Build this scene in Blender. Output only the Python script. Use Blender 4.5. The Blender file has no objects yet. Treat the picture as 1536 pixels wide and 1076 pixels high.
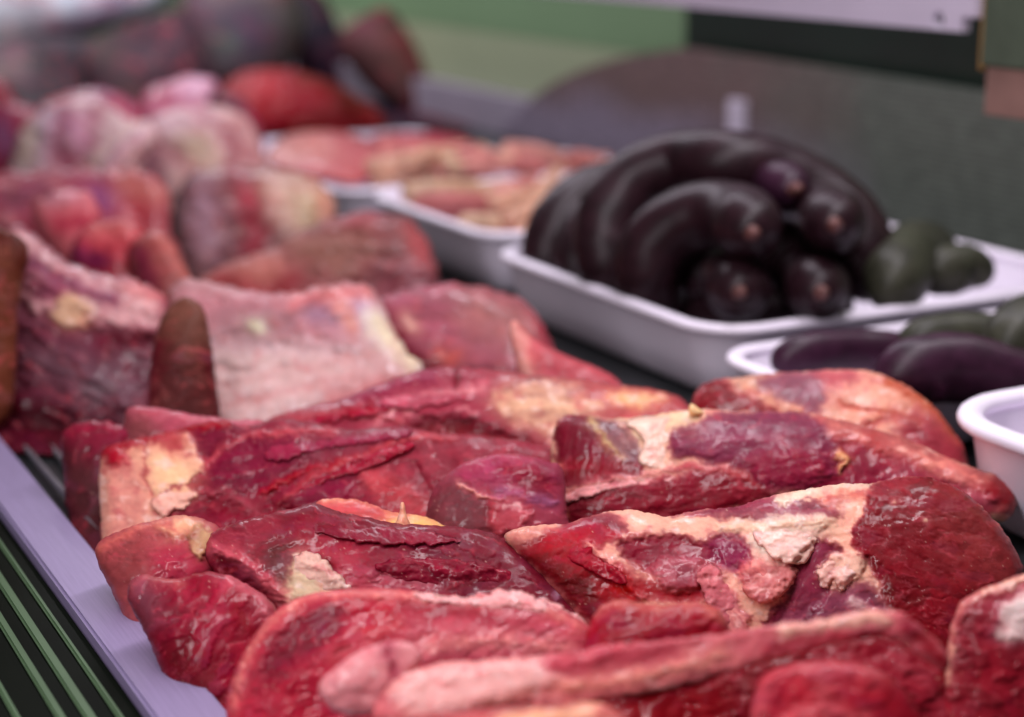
import bpy, math, random
import numpy as np
from mathutils import Vector

random.seed(4)
rng = np.random.default_rng(4)
C = bpy.context.scene.collection
SC = bpy.context.scene

# ------------------------------------------------------------------ camera
F, CX, CY, H = 2600.0, 768.0, 538.0, 0.285      # focal length in photo pixels, image centre, eye height above the deck
PITCH = math.atan(678 / F)
YAW = math.atan(0.549 * math.cos(PITCH))
fh = np.array([math.sin(YAW), math.cos(YAW), 0.0])
UP = np.array([0, 0, 1.0])
FW = fh * math.cos(PITCH) - UP * math.sin(PITCH)
RT = np.array([math.cos(YAW), -math.sin(YAW), 0.0])
CU = np.cross(RT, FW)
EYE = np.array([0, 0, H])


def ray(px, py):
    px = np.asarray(px, float); py = np.asarray(py, float)
    return FW + ((px - CX) / F)[..., None] * RT + ((CY - py) / F)[..., None] * CU


def at_z(px, py, z):
    r = ray(px, py)
    d = (z - H) / r[..., 2]
    return EYE + d[..., None] * r


def at_d(px, py, d):
    return EYE + np.asarray(d, float)[..., None] * ray(px, py)


def depth_z(px, py, z):
    return (z - H) / ray(px, py)[..., 2]


cam = bpy.data.cameras.new('camera')
co = bpy.data.objects.new('camera', cam); C.objects.link(co)
cam.sensor_width = 36; cam.lens = F / 1536 * 36
cam.clip_start = 0.02; cam.clip_end = 60
R = Vector
from mathutils import Matrix
m = Matrix(((RT[0], CU[0], -FW[0], EYE[0]), (RT[1], CU[1], -FW[1], EYE[1]), (RT[2], CU[2], -FW[2], EYE[2]), (0, 0, 0, 1)))
co.matrix_world = m
cam.dof.use_dof = True
cam.dof.focus_distance = 0.69
cam.dof.aperture_fstop = 4.9
cam.dof.aperture_blades = 0
SC.camera = co


# ------------------------------------------------------------------ helpers
def lin(c):
    c = np.asarray(c, float) / 255.0
    return np.where(c <= 0.04045, c / 12.92, ((c + 0.055) / 1.055) ** 2.4)


def tag(o, label=None, cat=None, group=None, kind=None):
    if label: o['label'] = label
    if cat: o['category'] = cat
    if group: o['group'] = group
    if kind: o['kind'] = kind
    return o


def empty(name, loc=(0, 0, 0)):
    o = bpy.data.objects.new(name, None); C.objects.link(o)
    o.location = loc; o.empty_display_size = 0.02
    return o


def link(name, me, mat, parent=None):
    o = bpy.data.objects.new(name, me); C.objects.link(o)
    me.materials.append(mat)
    if parent is not None:
        o.parent = parent
        o.matrix_parent_inverse = Matrix.Translation(-parent.location) if parent.type == 'EMPTY' else parent.matrix_basis.inverted()
    return o


def mesh_np(name, v, f, smooth=True, col=None):
    me = bpy.data.meshes.new(name)
    v = np.asarray(v, np.float32)
    n = len(v)
    if isinstance(f, np.ndarray):
        k = f.shape[1]; nf = len(f)
        me.vertices.add(n); me.vertices.foreach_set('co', v.ravel())
        me.loops.add(nf * k); me.loops.foreach_set('vertex_index', f.astype(np.int32).ravel())
        me.polygons.add(nf); me.polygons.foreach_set('loop_start', np.arange(0, nf * k, k, dtype=np.int32))
        me.update(calc_edges=True); me.validate()
    else:
        me.from_pydata([tuple(map(float, p)) for p in v], [], [tuple(int(i) for i in q) for q in f]); me.update()
    if smooth:
        me.polygons.foreach_set('use_smooth', np.ones(len(me.polygons), bool))
    if col is not None:
        a = me.color_attributes.new('Col', 'FLOAT_COLOR', 'POINT')
        c4 = np.ones((n, 4), np.float32); c4[:, :3] = col
        a.data.foreach_set('color', c4.ravel())
    me.update()
    return me


# --- value-gradient noise
_P = np.random.default_rng(11).permutation(4096)
_G = np.random.default_rng(12).uniform(0, 2 * np.pi, 4096)


def gnoise(x, y, seed=0):
    x = x + seed * 17.31; y = y - seed * 9.77
    xi = np.floor(x).astype(np.int64); yi = np.floor(y).astype(np.int64)
    xf = x - xi; yf = y - yi
    u = xf * xf * xf * (xf * (xf * 6 - 15) + 10); v = yf * yf * yf * (yf * (yf * 6 - 15) + 10)

    def g(ix, iy, dx, dy):
        a = _G[_P[(_P[ix & 4095] + iy) & 4095]]
        return np.cos(a) * dx + np.sin(a) * dy
    a = g(xi, yi, xf, yf); b = g(xi + 1, yi, xf - 1, yf)
    c = g(xi, yi + 1, xf, yf - 1); d = g(xi + 1, yi + 1, xf - 1, yf - 1)
    return 1.5 * (a + (b - a) * u + (c - a) * v + (a - b - c + d) * u * v)


def fbm(x, y, seed=0, o=3):
    s = 0; a = 1; t = 0
    for i in range(o):
        s = s + a * gnoise(x * 2 ** i, y * 2 ** i, seed + i * 3); t += a; a *= 0.5
    return s / t


def sstep(a, b, x):
    t = np.clip((x - a) / (b - a + 1e-9), 0, 1)
    return t * t * (3 - 2 * t)


def catmull(pts, closed=True, n=8):
    p = np.asarray(pts, float)
    out = []
    L = len(p)
    rngi = range(L) if closed else range(L - 1)
    for i in rngi:
        if closed:
            a, b, c, d = p[i - 1], p[i], p[(i + 1) % L], p[(i + 2) % L]
        else:
            a, b, c, d = p[max(i - 1, 0)], p[i], p[i + 1], p[min(i + 2, L - 1)]
        for k in range(n):
            t = k / n
            out.append(0.5 * ((2 * b) + (c - a) * t + (2 * a - 5 * b + 4 * c - d) * t * t + (3 * b - a - 3 * c + d) * t ** 3))
    if not closed: out.append(p[-1])
    return np.array(out)


def seg_dist(X, Y, poly, closed):
    """distance to a polyline, nearest point, and inside flag"""
    sh = X.shape
    X = X.ravel(); Y = Y.ravel()
    best = np.full(X.shape, 1e18); nx = np.zeros_like(X); ny = np.zeros_like(X)
    ins = np.zeros(X.shape, bool)
    n = len(poly)
    for i in range(n if closed else n - 1):
        ax, ay = poly[i]; bx, by = poly[(i + 1) % n]
        dx, dy = bx - ax, by - ay
        q = dx * dx + dy * dy + 1e-12
        t = np.clip(((X - ax) * dx + (Y - ay) * dy) / q, 0, 1)
        px = ax + t * dx; py = ay + t * dy
        d = (X - px) ** 2 + (Y - py) ** 2
        m_ = d < best
        best = np.where(m_, d, best); nx = np.where(m_, px, nx); ny = np.where(m_, py, ny)
        if closed:
            c = ((ay > Y) != (by > Y)) & (X < (bx - ax) * (Y - ay) / (by - ay + 1e-12) + ax)
            ins ^= c
    return np.sqrt(best).reshape(sh), nx.reshape(sh), ny.reshape(sh), ins.reshape(sh)


# ------------------------------------------------------------------ materials
def nodes(name):
    mt = bpy.data.materials.new(name); mt.use_nodes = True
    nt = mt.node_tree
    return mt, nt, nt.nodes['Principled BSDF']


def N(nt, t, **kw):
    n = nt.nodes.new(t)
    for k, v in kw.items():
        if k in n.inputs: n.inputs[k].default_value = v
        else: setattr(n, k, v)
    return n


def meat_material(name='raw_meat', rough=0.46, coat=0.45, sss=0.18, bump=0.08):
    mt, nt, b = nodes(name)
    L = nt.links.new
    at = N(nt, 'ShaderNodeAttribute', attribute_name='Col')
    tc = N(nt, 'ShaderNodeTexCoord')
    n1 = N(nt, 'ShaderNodeTexNoise', Scale=260.0, Detail=6.0, Roughness=0.65)
    n2 = N(nt, 'ShaderNodeTexNoise', Scale=1100.0, Detail=4.0, Roughness=0.6)
    for n in (n1, n2): L(tc.outputs['Object'], n.inputs['Vector'])
    # fine natural mottling of the flesh
    mr = N(nt, 'ShaderNodeMapRange'); mr.inputs[1].default_value = 0.3; mr.inputs[2].default_value = 0.7
    mr.inputs[3].default_value = 0.90; mr.inputs[4].default_value = 1.10
    L(n1.outputs['Fac'], mr.inputs[0])
    mx = N(nt, 'ShaderNodeVectorMath', operation='SCALE')
    L(at.outputs['Color'], mx.inputs[0]); L(mr.outputs[0], mx.inputs['Scale'])
    L(mx.outputs[0], b.inputs['Base Color'])
    rr = N(nt, 'ShaderNodeMapRange'); rr.inputs[1].default_value = 0.35; rr.inputs[2].default_value = 0.65
    rr.inputs[3].default_value = rough - 0.1; rr.inputs[4].default_value = rough + 0.16
    L(n1.outputs['Fac'], rr.inputs[0]); L(rr.outputs[0], b.inputs['Roughness'])
    ad = N(nt, 'ShaderNodeMath', operation='ADD')
    L(n1.outputs['Fac'], ad.inputs[0])
    ml = N(nt, 'ShaderNodeMath', operation='MULTIPLY'); ml.inputs[1].default_value = 0.5
    L(n2.outputs['Fac'], ml.inputs[0]); L(ml.outputs[0], ad.inputs[1])
    bp = N(nt, 'ShaderNodeBump', Strength=bump, Distance=0.0012)
    L(ad.outputs[0], bp.inputs['Height']); L(bp.outputs[0], b.inputs['Normal'])
    b.inputs['Subsurface Weight'].default_value = sss
    b.inputs['Subsurface Radius'].default_value = (1.0, 0.3, 0.2)
    b.inputs['Subsurface Scale'].default_value = 0.004
    b.inputs['IOR'].default_value = 1.4
    b.inputs['Specular IOR Level'].default_value = 0.16
    n3 = N(nt, 'ShaderNodeTexNoise', Scale=75.0, Detail=4.0, Roughness=0.6)
    L(tc.outputs['Object'], n3.inputs['Vector'])
    cm = N(nt, 'ShaderNodeMapRange'); cm.inputs[1].default_value = 0.45; cm.inputs[2].default_value = 0.62
    cm.inputs[3].default_value = 0.0; cm.inputs[4].default_value = coat
    L(n3.outputs['Fac'], cm.inputs[0]); L(cm.outputs[0], b.inputs['Coat Weight'])
    b.inputs['Coat Roughness'].default_value = 0.10
    b2 = N(nt, 'ShaderNodeBump', Strength=bump * 1.6, Distance=0.0012)
    L(n1.outputs['Fac'], b2.inputs['Height']); L(b2.outputs[0], b.inputs['Coat Normal'])
    return mt


def plain(name, rgb, rough=0.5, metal=0.0, nscale=60.0, var=0.12, bump=0.0, spec=0.5, stretch=(1, 1, 1)):
    mt, nt, b = nodes(name)
    L = nt.links.new
    tc = N(nt, 'ShaderNodeTexCoord')
    mp = N(nt, 'ShaderNodeMapping'); mp.inputs['Scale'].default_value = stretch
    L(tc.outputs['Object'], mp.inputs['Vector'])
    n1 = N(nt, 'ShaderNodeTexNoise', Scale=nscale, Detail=5.0, Roughness=0.6)
    L(mp.outputs[0], n1.inputs['Vector'])
    c = lin(rgb)
    mr = N(nt, 'ShaderNodeMapRange'); mr.inputs[1].default_value = 0.3; mr.inputs[2].default_value = 0.7
    mr.inputs[3].default_value = 1 - var; mr.inputs[4].default_value = 1 + var
    L(n1.outputs['Fac'], mr.inputs[0])
    mx = N(nt, 'ShaderNodeVectorMath', operation='SCALE'); mx.inputs[0].default_value = tuple(c)
    L(mr.outputs[0], mx.inputs['Scale']); L(mx.outputs[0], b.inputs['Base Color'])
    b.inputs['Roughness'].default_value = rough; b.inputs['Metallic'].default_value = metal
    b.inputs['Specular IOR Level'].default_value = spec
    if bump:
        bp = N(nt, 'ShaderNodeBump', Strength=bump, Distance=0.002)
        L(n1.outputs['Fac'], bp.inputs['Height']); L(bp.outputs[0], b.inputs['Normal'])
    return mt


MEAT = meat_material()
DRY = meat_material('dull_meat', 0.5, 0.08, 0.08, 0.2)
MINCE = meat_material('minced_meat', 0.4, 0.15, 0.08, 0.9)
WHITE = plain('white_plastic', (246, 236, 252), 0.32, nscale=40, var=0.03)
STEEL = plain('brushed_steel', (142, 128, 164), 0.5, 0.1, nscale=30, var=0.10, stretch=(40, 1, 10))
DECK = plain('dark_deck_steel', (66, 70, 72), 0.35, 0.5, nscale=20, var=0.2)
BLACK = plain('black_sill', (12, 16, 10), 0.5, nscale=20, var=0.2, spec=.03)
STRIPE = plain('pale_green_stripe', (70, 94, 64), 0.5, nscale=30, var=0.12, stretch=(1, .2, 1))
ROD = plain('galvanised_rod', (150, 148, 156), 0.35, 0.6)


def sausage_mat(name, rgb, rough=0.34):
    mt, nt, b = nodes(name)
    L = nt.links.new
    tc = N(nt, 'ShaderNodeTexCoord')
    n1 = N(nt, 'ShaderNodeTexNoise', Scale=70.0, Detail=6.0, Roughness=0.65)
    n2 = N(nt, 'ShaderNodeTexNoise', Scale=500.0, Detail=3.0)
    for n in (n1, n2): L(tc.outputs['Object'], n.inputs['Vector'])
    cr = N(nt, 'ShaderNodeValToRGB')
    c = lin(rgb)
    cr.color_ramp.elements[0].position = 0.3; cr.color_ramp.elements[0].color = (*(c * 0.55), 1)
    cr.color_ramp.elements[1].position = 0.72; cr.color_ramp.elements[1].color = (*(c * 1.6), 1)
    L(n1.outputs['Fac'], cr.inputs[0]); L(cr.outputs[0], b.inputs['Base Color'])
    bp = N(nt, 'ShaderNodeBump', Strength=0.15, Distance=0.001)
    L(n2.outputs['Fac'], bp.inputs['Height']); L(bp.outputs[0], b.inputs['Normal'])
    b.inputs['Roughness'].default_value = rough + .08
    b.inputs['Specular IOR Level'].default_value = 0.2
    b.inputs['Coat Weight'].default_value = 0.10; b.inputs['Coat Roughness'].default_value = 0.25; b.inputs['Coat Tint'].default_value = (.85, .75, 1, 1)
    return mt


# ------------------------------------------------------------------ sculpting a lump of meat
# Outlines, seams and muscle patches are noted in photo pixels and turned into a closed solid with
# its own distance, tilt, bulge and rear side; colours are mostly the flesh's own (muscle, fat, membrane).
SURF = {}


def solid(name, outline, base, tilt=45, z=0.035, T=18, Tb=20, layers=(), step=2.4, rag=1.2, fib=None,
          lump=1.2, lumps=42, var=0.14, marb=None, yaw=0, seed=0, mat=None, parent=None, pw=0.42, dd=0.0, dz=0.0, floor=0.002, depth=None, ext=None, fold=0.5, sat=1.08, terr=0.5, terrs=52, lift=None, lay=0.0006, deep=1.0):
    s = step
    outline = np.asarray(outline, float)
    cx, cy = catmull(outline, True, 7).mean(0)
    if ext is None: ext = 0 if parent is not None or depth else 42
    if ext:                                   # the hidden lower flank that runs in behind the piece in front
        k_ = np.clip((outline[:, 1] - cy) / (outline[:, 1].max() - cy), 0, 1)
        outline = outline + np.stack([0 * k_, ext * k_], 1)
    P = catmull(outline, True, 7)
    # resample and fray the outline
    seg = np.linalg.norm(np.roll(P, -1, 0) - P, axis=1); cum = np.r_[0, np.cumsum(seg)]
    n = max(40, int(cum[-1] / (s * 1.6)))
    tt = np.linspace(0, cum[-1], n, endpoint=False)
    Pc = np.vstack([P, P[:1]])
    P = np.stack([np.interp(tt, cum, Pc[:, k]) for k in (0, 1)], 1)
    if rag:
        nx_ = fbm(P[:, 0] / 16, P[:, 1] / 16, seed + 5, 3); ny_ = fbm(P[:, 0] / 16, P[:, 1] / 16, seed + 9, 3)
        P = P + rag * 2.2 * np.stack([nx_, ny_], 1)
        P = P + rag * 0.9 * np.stack([gnoise(P[:, 0] / 5, P[:, 1] / 5, seed + 6), gnoise(P[:, 0] / 5, P[:, 1] / 5, seed + 7)], 1)
    x0, y0 = P.min(0) - s; x1, y1 = P.max(0) + s
    gx = np.arange(x0, x1 + s, s); gy = np.arange(y0, y1 + s, s)
    X, Y = np.meshgrid(gx, gy)
    D, NX, NY, INS = seg_dist(X, Y, P, True)
    keep = INS
    q = keep[:-1, :-1] & keep[1:, :-1] & keep[:-1, 1:] & keep[1:, 1:]
    qp = np.pad(q, 1)
    cnt = qp[:-1, :-1].astype(int) + qp[1:, :-1] + qp[:-1, 1:] + qp[1:, 1:]
    used = cnt > 0; rim = used & (cnt < 4); inner = cnt == 4
    X = np.where(rim, NX, X); Y = np.where(rim, NY, Y)
    d = np.where(inner, D, 0)
    # soap-film bulge
    Rm = d.max()
    u = np.where(inner, d * (2 * Rm - d), 0)
    c4 = 4 * s * s * 0.5 / 2
    for _ in range(220):
        up = np.pad(u, 1)
        u = np.where(inner, 0.25 * (up[:-2, 1:-1] + up[2:, 1:-1] + up[1:-1, :-2] + up[1:-1, 2:] + 2 * s * s), 0)
    prof = (u / (u.max() + 1e-9)) ** pw
    h = T * prof
    edge = sstep(0, 14, d)
    # colour and relief layers
    wx = X + 9 * fbm(X / 28, Y / 24, seed + 21, 3) + 3.0 * gnoise(X / 7, Y / 6, seed + 31)
    wy = Y + 8 * fbm(X / 28, Y / 24, seed + 25, 3) + 2.6 * gnoise(X / 7, Y / 6, seed + 35)
    col = np.ones(X.shape + (3,)) * lin(base)
    big = fbm(X / 60, Y / 60, seed + 41, 3)
    col *= (1 + var * 1.3 * big)[..., None]
    if marb:
        mc, mthr, msc = marb
        mm = sstep(mthr, mthr + 0.16, fbm(X / msc, Y / (msc * 0.6), seed + 51, 4))
        col = col * (1 - 0.75 * mm[..., None]) + lin(mc) * 0.75 * mm[..., None]
        h = h + 0.5 * mm

    def fibre(ang, amp, mask):
        nonlocal h, col
        a = math.radians(ang)
        U = wx * math.cos(a) - wy * math.sin(a); V = wx * math.sin(a) + wy * math.cos(a)
        f1 = gnoise(U / 46, V / 5.5, seed + 61) + 0.6 * gnoise(U / 30, V / 2.9, seed + 62)
        f2 = gnoise(U / 80, V / 13, seed + 63)
        f = 0.6 * f1 + 0.9 * f2
        h = h + mask * amp * 0.5 * f
        col = col * (1 + (0.20 * mask * np.clip(f, -1.2, 1.2))[..., None])
    if fib: fibre(fib[0], fib[1], edge)
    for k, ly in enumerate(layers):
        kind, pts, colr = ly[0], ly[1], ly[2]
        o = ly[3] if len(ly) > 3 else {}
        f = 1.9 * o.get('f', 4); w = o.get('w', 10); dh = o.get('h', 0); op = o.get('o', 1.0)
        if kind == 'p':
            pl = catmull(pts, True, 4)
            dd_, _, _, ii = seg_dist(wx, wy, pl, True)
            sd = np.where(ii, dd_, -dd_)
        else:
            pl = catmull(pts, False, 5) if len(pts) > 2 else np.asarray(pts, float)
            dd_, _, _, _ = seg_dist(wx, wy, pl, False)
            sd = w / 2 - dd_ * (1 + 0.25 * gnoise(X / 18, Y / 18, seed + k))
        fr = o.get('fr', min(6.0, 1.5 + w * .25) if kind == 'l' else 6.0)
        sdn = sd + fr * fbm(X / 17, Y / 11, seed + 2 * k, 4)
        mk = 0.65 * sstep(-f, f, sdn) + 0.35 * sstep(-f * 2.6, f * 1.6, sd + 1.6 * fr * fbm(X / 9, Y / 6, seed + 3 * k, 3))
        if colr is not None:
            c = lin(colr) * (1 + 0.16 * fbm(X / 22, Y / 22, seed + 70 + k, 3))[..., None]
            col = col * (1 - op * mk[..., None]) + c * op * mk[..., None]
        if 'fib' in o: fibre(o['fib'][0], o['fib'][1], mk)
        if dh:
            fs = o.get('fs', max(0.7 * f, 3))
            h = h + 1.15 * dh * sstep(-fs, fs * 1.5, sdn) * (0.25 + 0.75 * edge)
    # natural unevenness
    fa = math.radians((fib[0] if fib else 8) + 14 * math.sin(seed))
    FU = wx * math.cos(fa) - wy * math.sin(fa); FV = wx * math.sin(fa) + wy * math.cos(fa)
    cre = np.abs(fbm(FU / 120, FV / 38, seed + 83, 3))
    h = h - edge * fold * (1 - sstep(0, 0.22, cre)) * sstep(-.1, .3, fbm(X / 80, Y / 60, seed + 84, 2))
    h = h + edge * (0.7 * lump * fbm(X / lumps, Y / lumps, seed + 81, 2) + 0.08 * fbm(X / 12, Y / 12, seed + 85, 2) + 0.02 * gnoise(X / 4.2, Y / 4.2, seed + 88))
    # torn overlapping sheets of muscle, each with its own tone and a thin pale edge
    if terr:
        musc = 1 - sstep(.14, .30, col[..., 1])
        tv = 2.9 * fbm(FU / (terrs * 2.6), FV / terrs, seed + 101, 3) + 10
        lev = np.floor(tv); frc = tv - lev
        up_ = sstep(0.0, 0.16, frc)
        h = h + edge * terr * (0.35 + 0.65 * musc) * (lev - 10 + up_)
        hsh = np.sin(lev * 12.9898 + seed * 3.7) * 43758.5453
        hsh = hsh - np.floor(hsh)
        hs0 = np.sin((lev - 1) * 12.9898 + seed * 3.7) * 43758.5453
        hs0 = hs0 - np.floor(hs0)
        tone = (hs0 + (hsh - hs0) * up_ - 0.5)[..., None] * musc[..., None]
        col = col * (1 + 0.42 * tone)
        ln = (np.exp(-((frc - 0.12) / 0.07) ** 2) * musc * sstep(-.15, .3, fbm(X / 30, Y / 30, seed + 102, 2)))[..., None] * 0.5
        col = col * (1 - ln) + lin((206, 96, 96)) * ln
        ms = (sstep(.55, .95, hsh * up_) * musc * sstep(-.1, .35, fbm(X / 50, Y / 35, seed + 103, 3)))[..., None] * 0.2
        col = col * (1 - ms) + lin((160, 96, 116)) * ms
    # strands of connective tissue in the muscle, rosy blotches in the fat
    fat_ = sstep(.16, .34, col[..., 1])[..., None]
    st = np.abs(fbm(FU / 58, FV / 9, seed + 93, 3))
    st = (1 - sstep(0.0, 0.10, st)) * sstep(0.0, .35, fbm(X / 34, Y / 34, seed + 94, 2))
    sm = st[..., None] * (1 - fat_) * 0.26
    col = col * (1 - sm) + lin((214, 128, 120)) * sm
    bl = (sstep(.05, .5, fbm(X / 30, Y / 22, seed + 95, 4))[..., None]) * fat_ * 0.34
    col = col * (1 - bl) + lin((210, 100, 100)) * bl
    wt = (sstep(.12, .5, fbm(X / 24, Y / 17, seed + 96, 4))[..., None]) * fat_ * 0.35
    col = col * (1 - wt) + lin((242, 212, 200)) * wt
    fine = fbm(X / 9, Y / 9, seed + 91, 3)
    col = col * (1 + var * 0.6 * fine)[..., None]
    lum = (col @ np.array([.3, .5, .2]))[..., None]
    col = lum + sat * (col - lum)
    isfat = sstep(.17, .36, col[..., 1])[..., None]
    col = col * (1 + isfat * (np.array([1.0, 1.06, 1.22]) - 1)) * (1 + (1 - isfat) * deep * (np.array([.68, .40, .62]) - 1))
    # crumbs and fine pale flecks
    fk = sstep(.62, .8, gnoise(X / 3.6, Y / 3.0, seed + 97)) * sstep(.1, .4, fbm(X / 40, Y / 40, seed + 98, 2))
    col = col * (1 - .45 * fk[..., None]) + lin((226, 176, 160)) * .45 * fk[..., None]
    h = h + edge * .15 * fk
    col = np.clip(col, 0.003, 0.88)
    h = np.where(rim, 0, np.maximum(h, 0.05 * T * prof)) * 0.001
    # base plane
    p0 = at_z(cx, cy, z) + dz * UP
    if depth: p0 = at_d(cx, cy, depth)
    if dd: p0 = p0 + FW * dd
    a = YAW + math.radians(yaw)
    f_ = np.array([math.sin(a), math.cos(a), 0.0])
    nrm = UP * math.cos(math.radians(tilt)) - f_ * math.sin(math.radians(tilt))
    r = ray(X, Y)
    den = np.minimum(r @ nrm, -0.12)
    D0 = (nrm @ (p0 - EYE)) / den
    if parent is not None and lift is not None:      # a flap lying on its parent's surface, one side curling up
        sx, sy, SD, ss = SURF[parent.name]
        fx = np.clip((X - sx) / ss, 0, SD.shape[1] - 1.001); fy = np.clip((Y - sy) / ss, 0, SD.shape[0] - 1.001)
        ix = fx.astype(int); iy = fy.astype(int); ax = fx - ix; ay = fy - iy
        D0 = (SD[iy, ix] * (1 - ax) + SD[iy, ix + 1] * ax) * (1 - ay) + (SD[iy + 1, ix] * (1 - ax) + SD[iy + 1, ix + 1] * ax) * ay
        la = math.radians(lift[0]); dirv = (X - cx) * math.cos(la) - (Y - cy) * math.sin(la)
        rr_ = np.abs(dirv[used]).max()
        q_ = dirv / rr_ + 0.35 * fbm(X / 22, Y / 16, seed + 111, 3)
        D0 = D0 - lay - 0.0007 * lift[1] * sstep(0.0, 1.0, q_) ** 1.3 + 0.001 * (T + 1.2) * (1 - sstep(-0.55, 0.55, q_))
    Dg = depth_z(X, Y, floor)
    D0 = np.where(Dg > 0, np.minimum(D0, Dg), D0)
    Df = np.where(Dg > 0, np.minimum(D0 - h, Dg), D0 - h)
    front = EYE + Df[..., None] * r
    Db = D0 + 0.001 * Tb * prof
    back = EYE + Db[..., None] * r
    back[..., 2] = np.maximum(back[..., 2], floor * 0.9)
    surf_ = (gx[0], gy[0], Df, s)
    idf = -np.ones(X.shape, int); idf[used] = np.arange(used.sum())
    nf = used.sum()
    idb = idf.copy(); idb[inner] = nf + np.arange(inner.sum())
    V = np.vstack([front[used], back[inner]])
    K = np.vstack([col[used], col[inner] * 1.0])
    j, i = np.nonzero(q)
    ff = np.stack([idf[j, i], idf[j + 1, i], idf[j + 1, i + 1], idf[j, i + 1]], 1)
    fb = np.stack([idb[j, i], idb[j, i + 1], idb[j + 1, i + 1], idb[j + 1, i]], 1)
    # keep faces that differ
    allq = np.vstack([ff, fb])
    base_pt = np.array([V[:, 0].mean(), V[:, 1].mean(), max(V[:, 2].min(), 0)])
    if parent is None:
        V = V - base_pt
    else:
        V = V - np.array(parent.location)
    me = mesh_np(name, V, allq, True, K)
    o = bpy.data.objects.new(name, me); C.objects.link(o); me.materials.append(mat or MEAT)
    if parent is None: o.location = base_pt
    else: o.parent = parent
    SURF[o.name] = surf_
    return o


def flap(name, parent, outline, base, seed, lift=(-90, 1.5), T=1.6, **k):
    k.setdefault('rag', 2.4); k.setdefault('step', 1.7)
    return solid(name, outline, base, T=T, Tb=1.0, pw=.22, seed=seed, parent=parent, lift=lift, terr=.2, lump=.5, fold=.3, **k)


# palette of flesh (display values)
RED = (146, 20, 46); BRT = (180, 20, 48); DRK = (96, 16, 28); PUR = (140, 48, 72); MEM = (165, 104, 122)
FAT = (232, 184, 158); PNK = (226, 138, 130); ORG = (230, 148, 106); YEL = (206, 172, 106); BEI = (198, 150, 118)
BRN = (116, 76, 66); WHT = (238, 216, 204); MAU = (186, 146, 170)


def meat(name, label, cat, *a, group=None, **k):
    o = solid(name, *a, **k)
    return tag(o, label, cat, group)


# ================================================================== FRONT MEAT
# --- far end of the front row
meat('meat_cut', 'ragged dark red and brown meat beside the steel rim, above the dark gap', 'meat',
     [(92, 655), (105, 640), (140, 630), (190, 638), (235, 660), (225, 760), (190, 830), (140, 810), (105, 770), (94, 710)],
     (128, 38, 56), tilt=62, z=.03, T=12, dd=.03, rag=2.2, seed=3, fib=(60, .3), layers=[
         ('p', [(95, 680), (150, 700), (230, 690), (225, 830), (130, 820), (95, 760)], (92, 56, 50), {'f': 14}),
         ('l', [(110, 645), (160, 640), (200, 650)], (160, 44, 66), {'w': 16, 'f': 8, 'h': 1.2})])
meat('meat_strip', 'mauve pink tongue of meat lying behind the red crest, left of the pale rib slab', 'meat',
     [(186, 628), (200, 611), (240, 612), (290, 622), (345, 630), (410, 640), (390, 690), (250, 690), (190, 670)],
     (188, 104, 106), tilt=50, z=.045, dd=.015, T=9, seed=5, layers=[
         ('l', [(205, 615), (290, 628), (400, 642)], (205, 128, 124), {'w': 14, 'f': 6, 'h': 1}),
         ('p', [(186, 628), (215, 625), (240, 650), (225, 685), (190, 670)], (150, 96, 84), {'f': 8})])
slab = meat('beef_slab', 'long red slab with a beige fat sheet on its right half, behind the beef shoulder', 'meat',
     [(335, 660), (400, 628), (450, 613), (520, 596), (580, 571), (640, 554), (690, 550), (745, 556), (800, 562), (860, 568),
      (930, 578), (985, 585), (1028, 602), (1040, 628), (1000, 660), (900, 700), (800, 715), (600, 715), (420, 705), (335, 690)],
     (178, 74, 84), tilt=32, z=.04, T=11, Tb=14, seed=7, step=2.2, fib=(12, .5), lump=1.8, marb=((224, 150, 140), .22, 46), layers=[
         ('p', [(735, 585), (790, 564), (880, 570), (940, 588), (930, 630), (870, 668), (800, 652), (745, 622)], (200, 148, 116), {'f': 9, 'h': .8, 'fib': (15, .35)}),
         ('p', [(880, 575), (960, 585), (1025, 603), (1030, 630), (960, 640), (900, 620)], (206, 112, 98), {'f': 9}),
         ('p', [(915, 590), (960, 588), (1000, 598), (960, 612), (925, 606)], (222, 162, 112), {'f': 7, 'h': .8}),
         ('l', [(340, 665), (410, 634), (480, 620), (560, 608)], (172, 20, 46), {'w': 15, 'f': 4, 'h': 2.0, 'fib': (15, .3)}),
         ('l', [(520, 598), (590, 575), (650, 562)], (170, 70, 92), {'w': 20, 'f': 6, 'h': 1.4}),
         ('l', [(560, 640), (600, 605), (650, 592), (720, 585)], (226, 146, 138), {'w': 12, 'f': 5, 'h': 1.2}),
         ('l', [(400, 655), (460, 628), (540, 622), (600, 630)], (214, 120, 112), {'w': 9, 'f': 3, 'h': 1.5}),
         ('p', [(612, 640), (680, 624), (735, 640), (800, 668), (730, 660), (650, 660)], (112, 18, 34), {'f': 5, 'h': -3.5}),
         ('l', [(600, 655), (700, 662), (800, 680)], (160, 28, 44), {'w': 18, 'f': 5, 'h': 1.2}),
         ('l', [(688, 552), (684, 575)], (130, 22, 40), {'w': 8, 'f': 2, 'h': 1.5}),
         ('l', [(770, 600), (840, 612), (900, 606)], (222, 168, 132), {'w': 8, 'f': 5, 'h': .5})])

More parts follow.
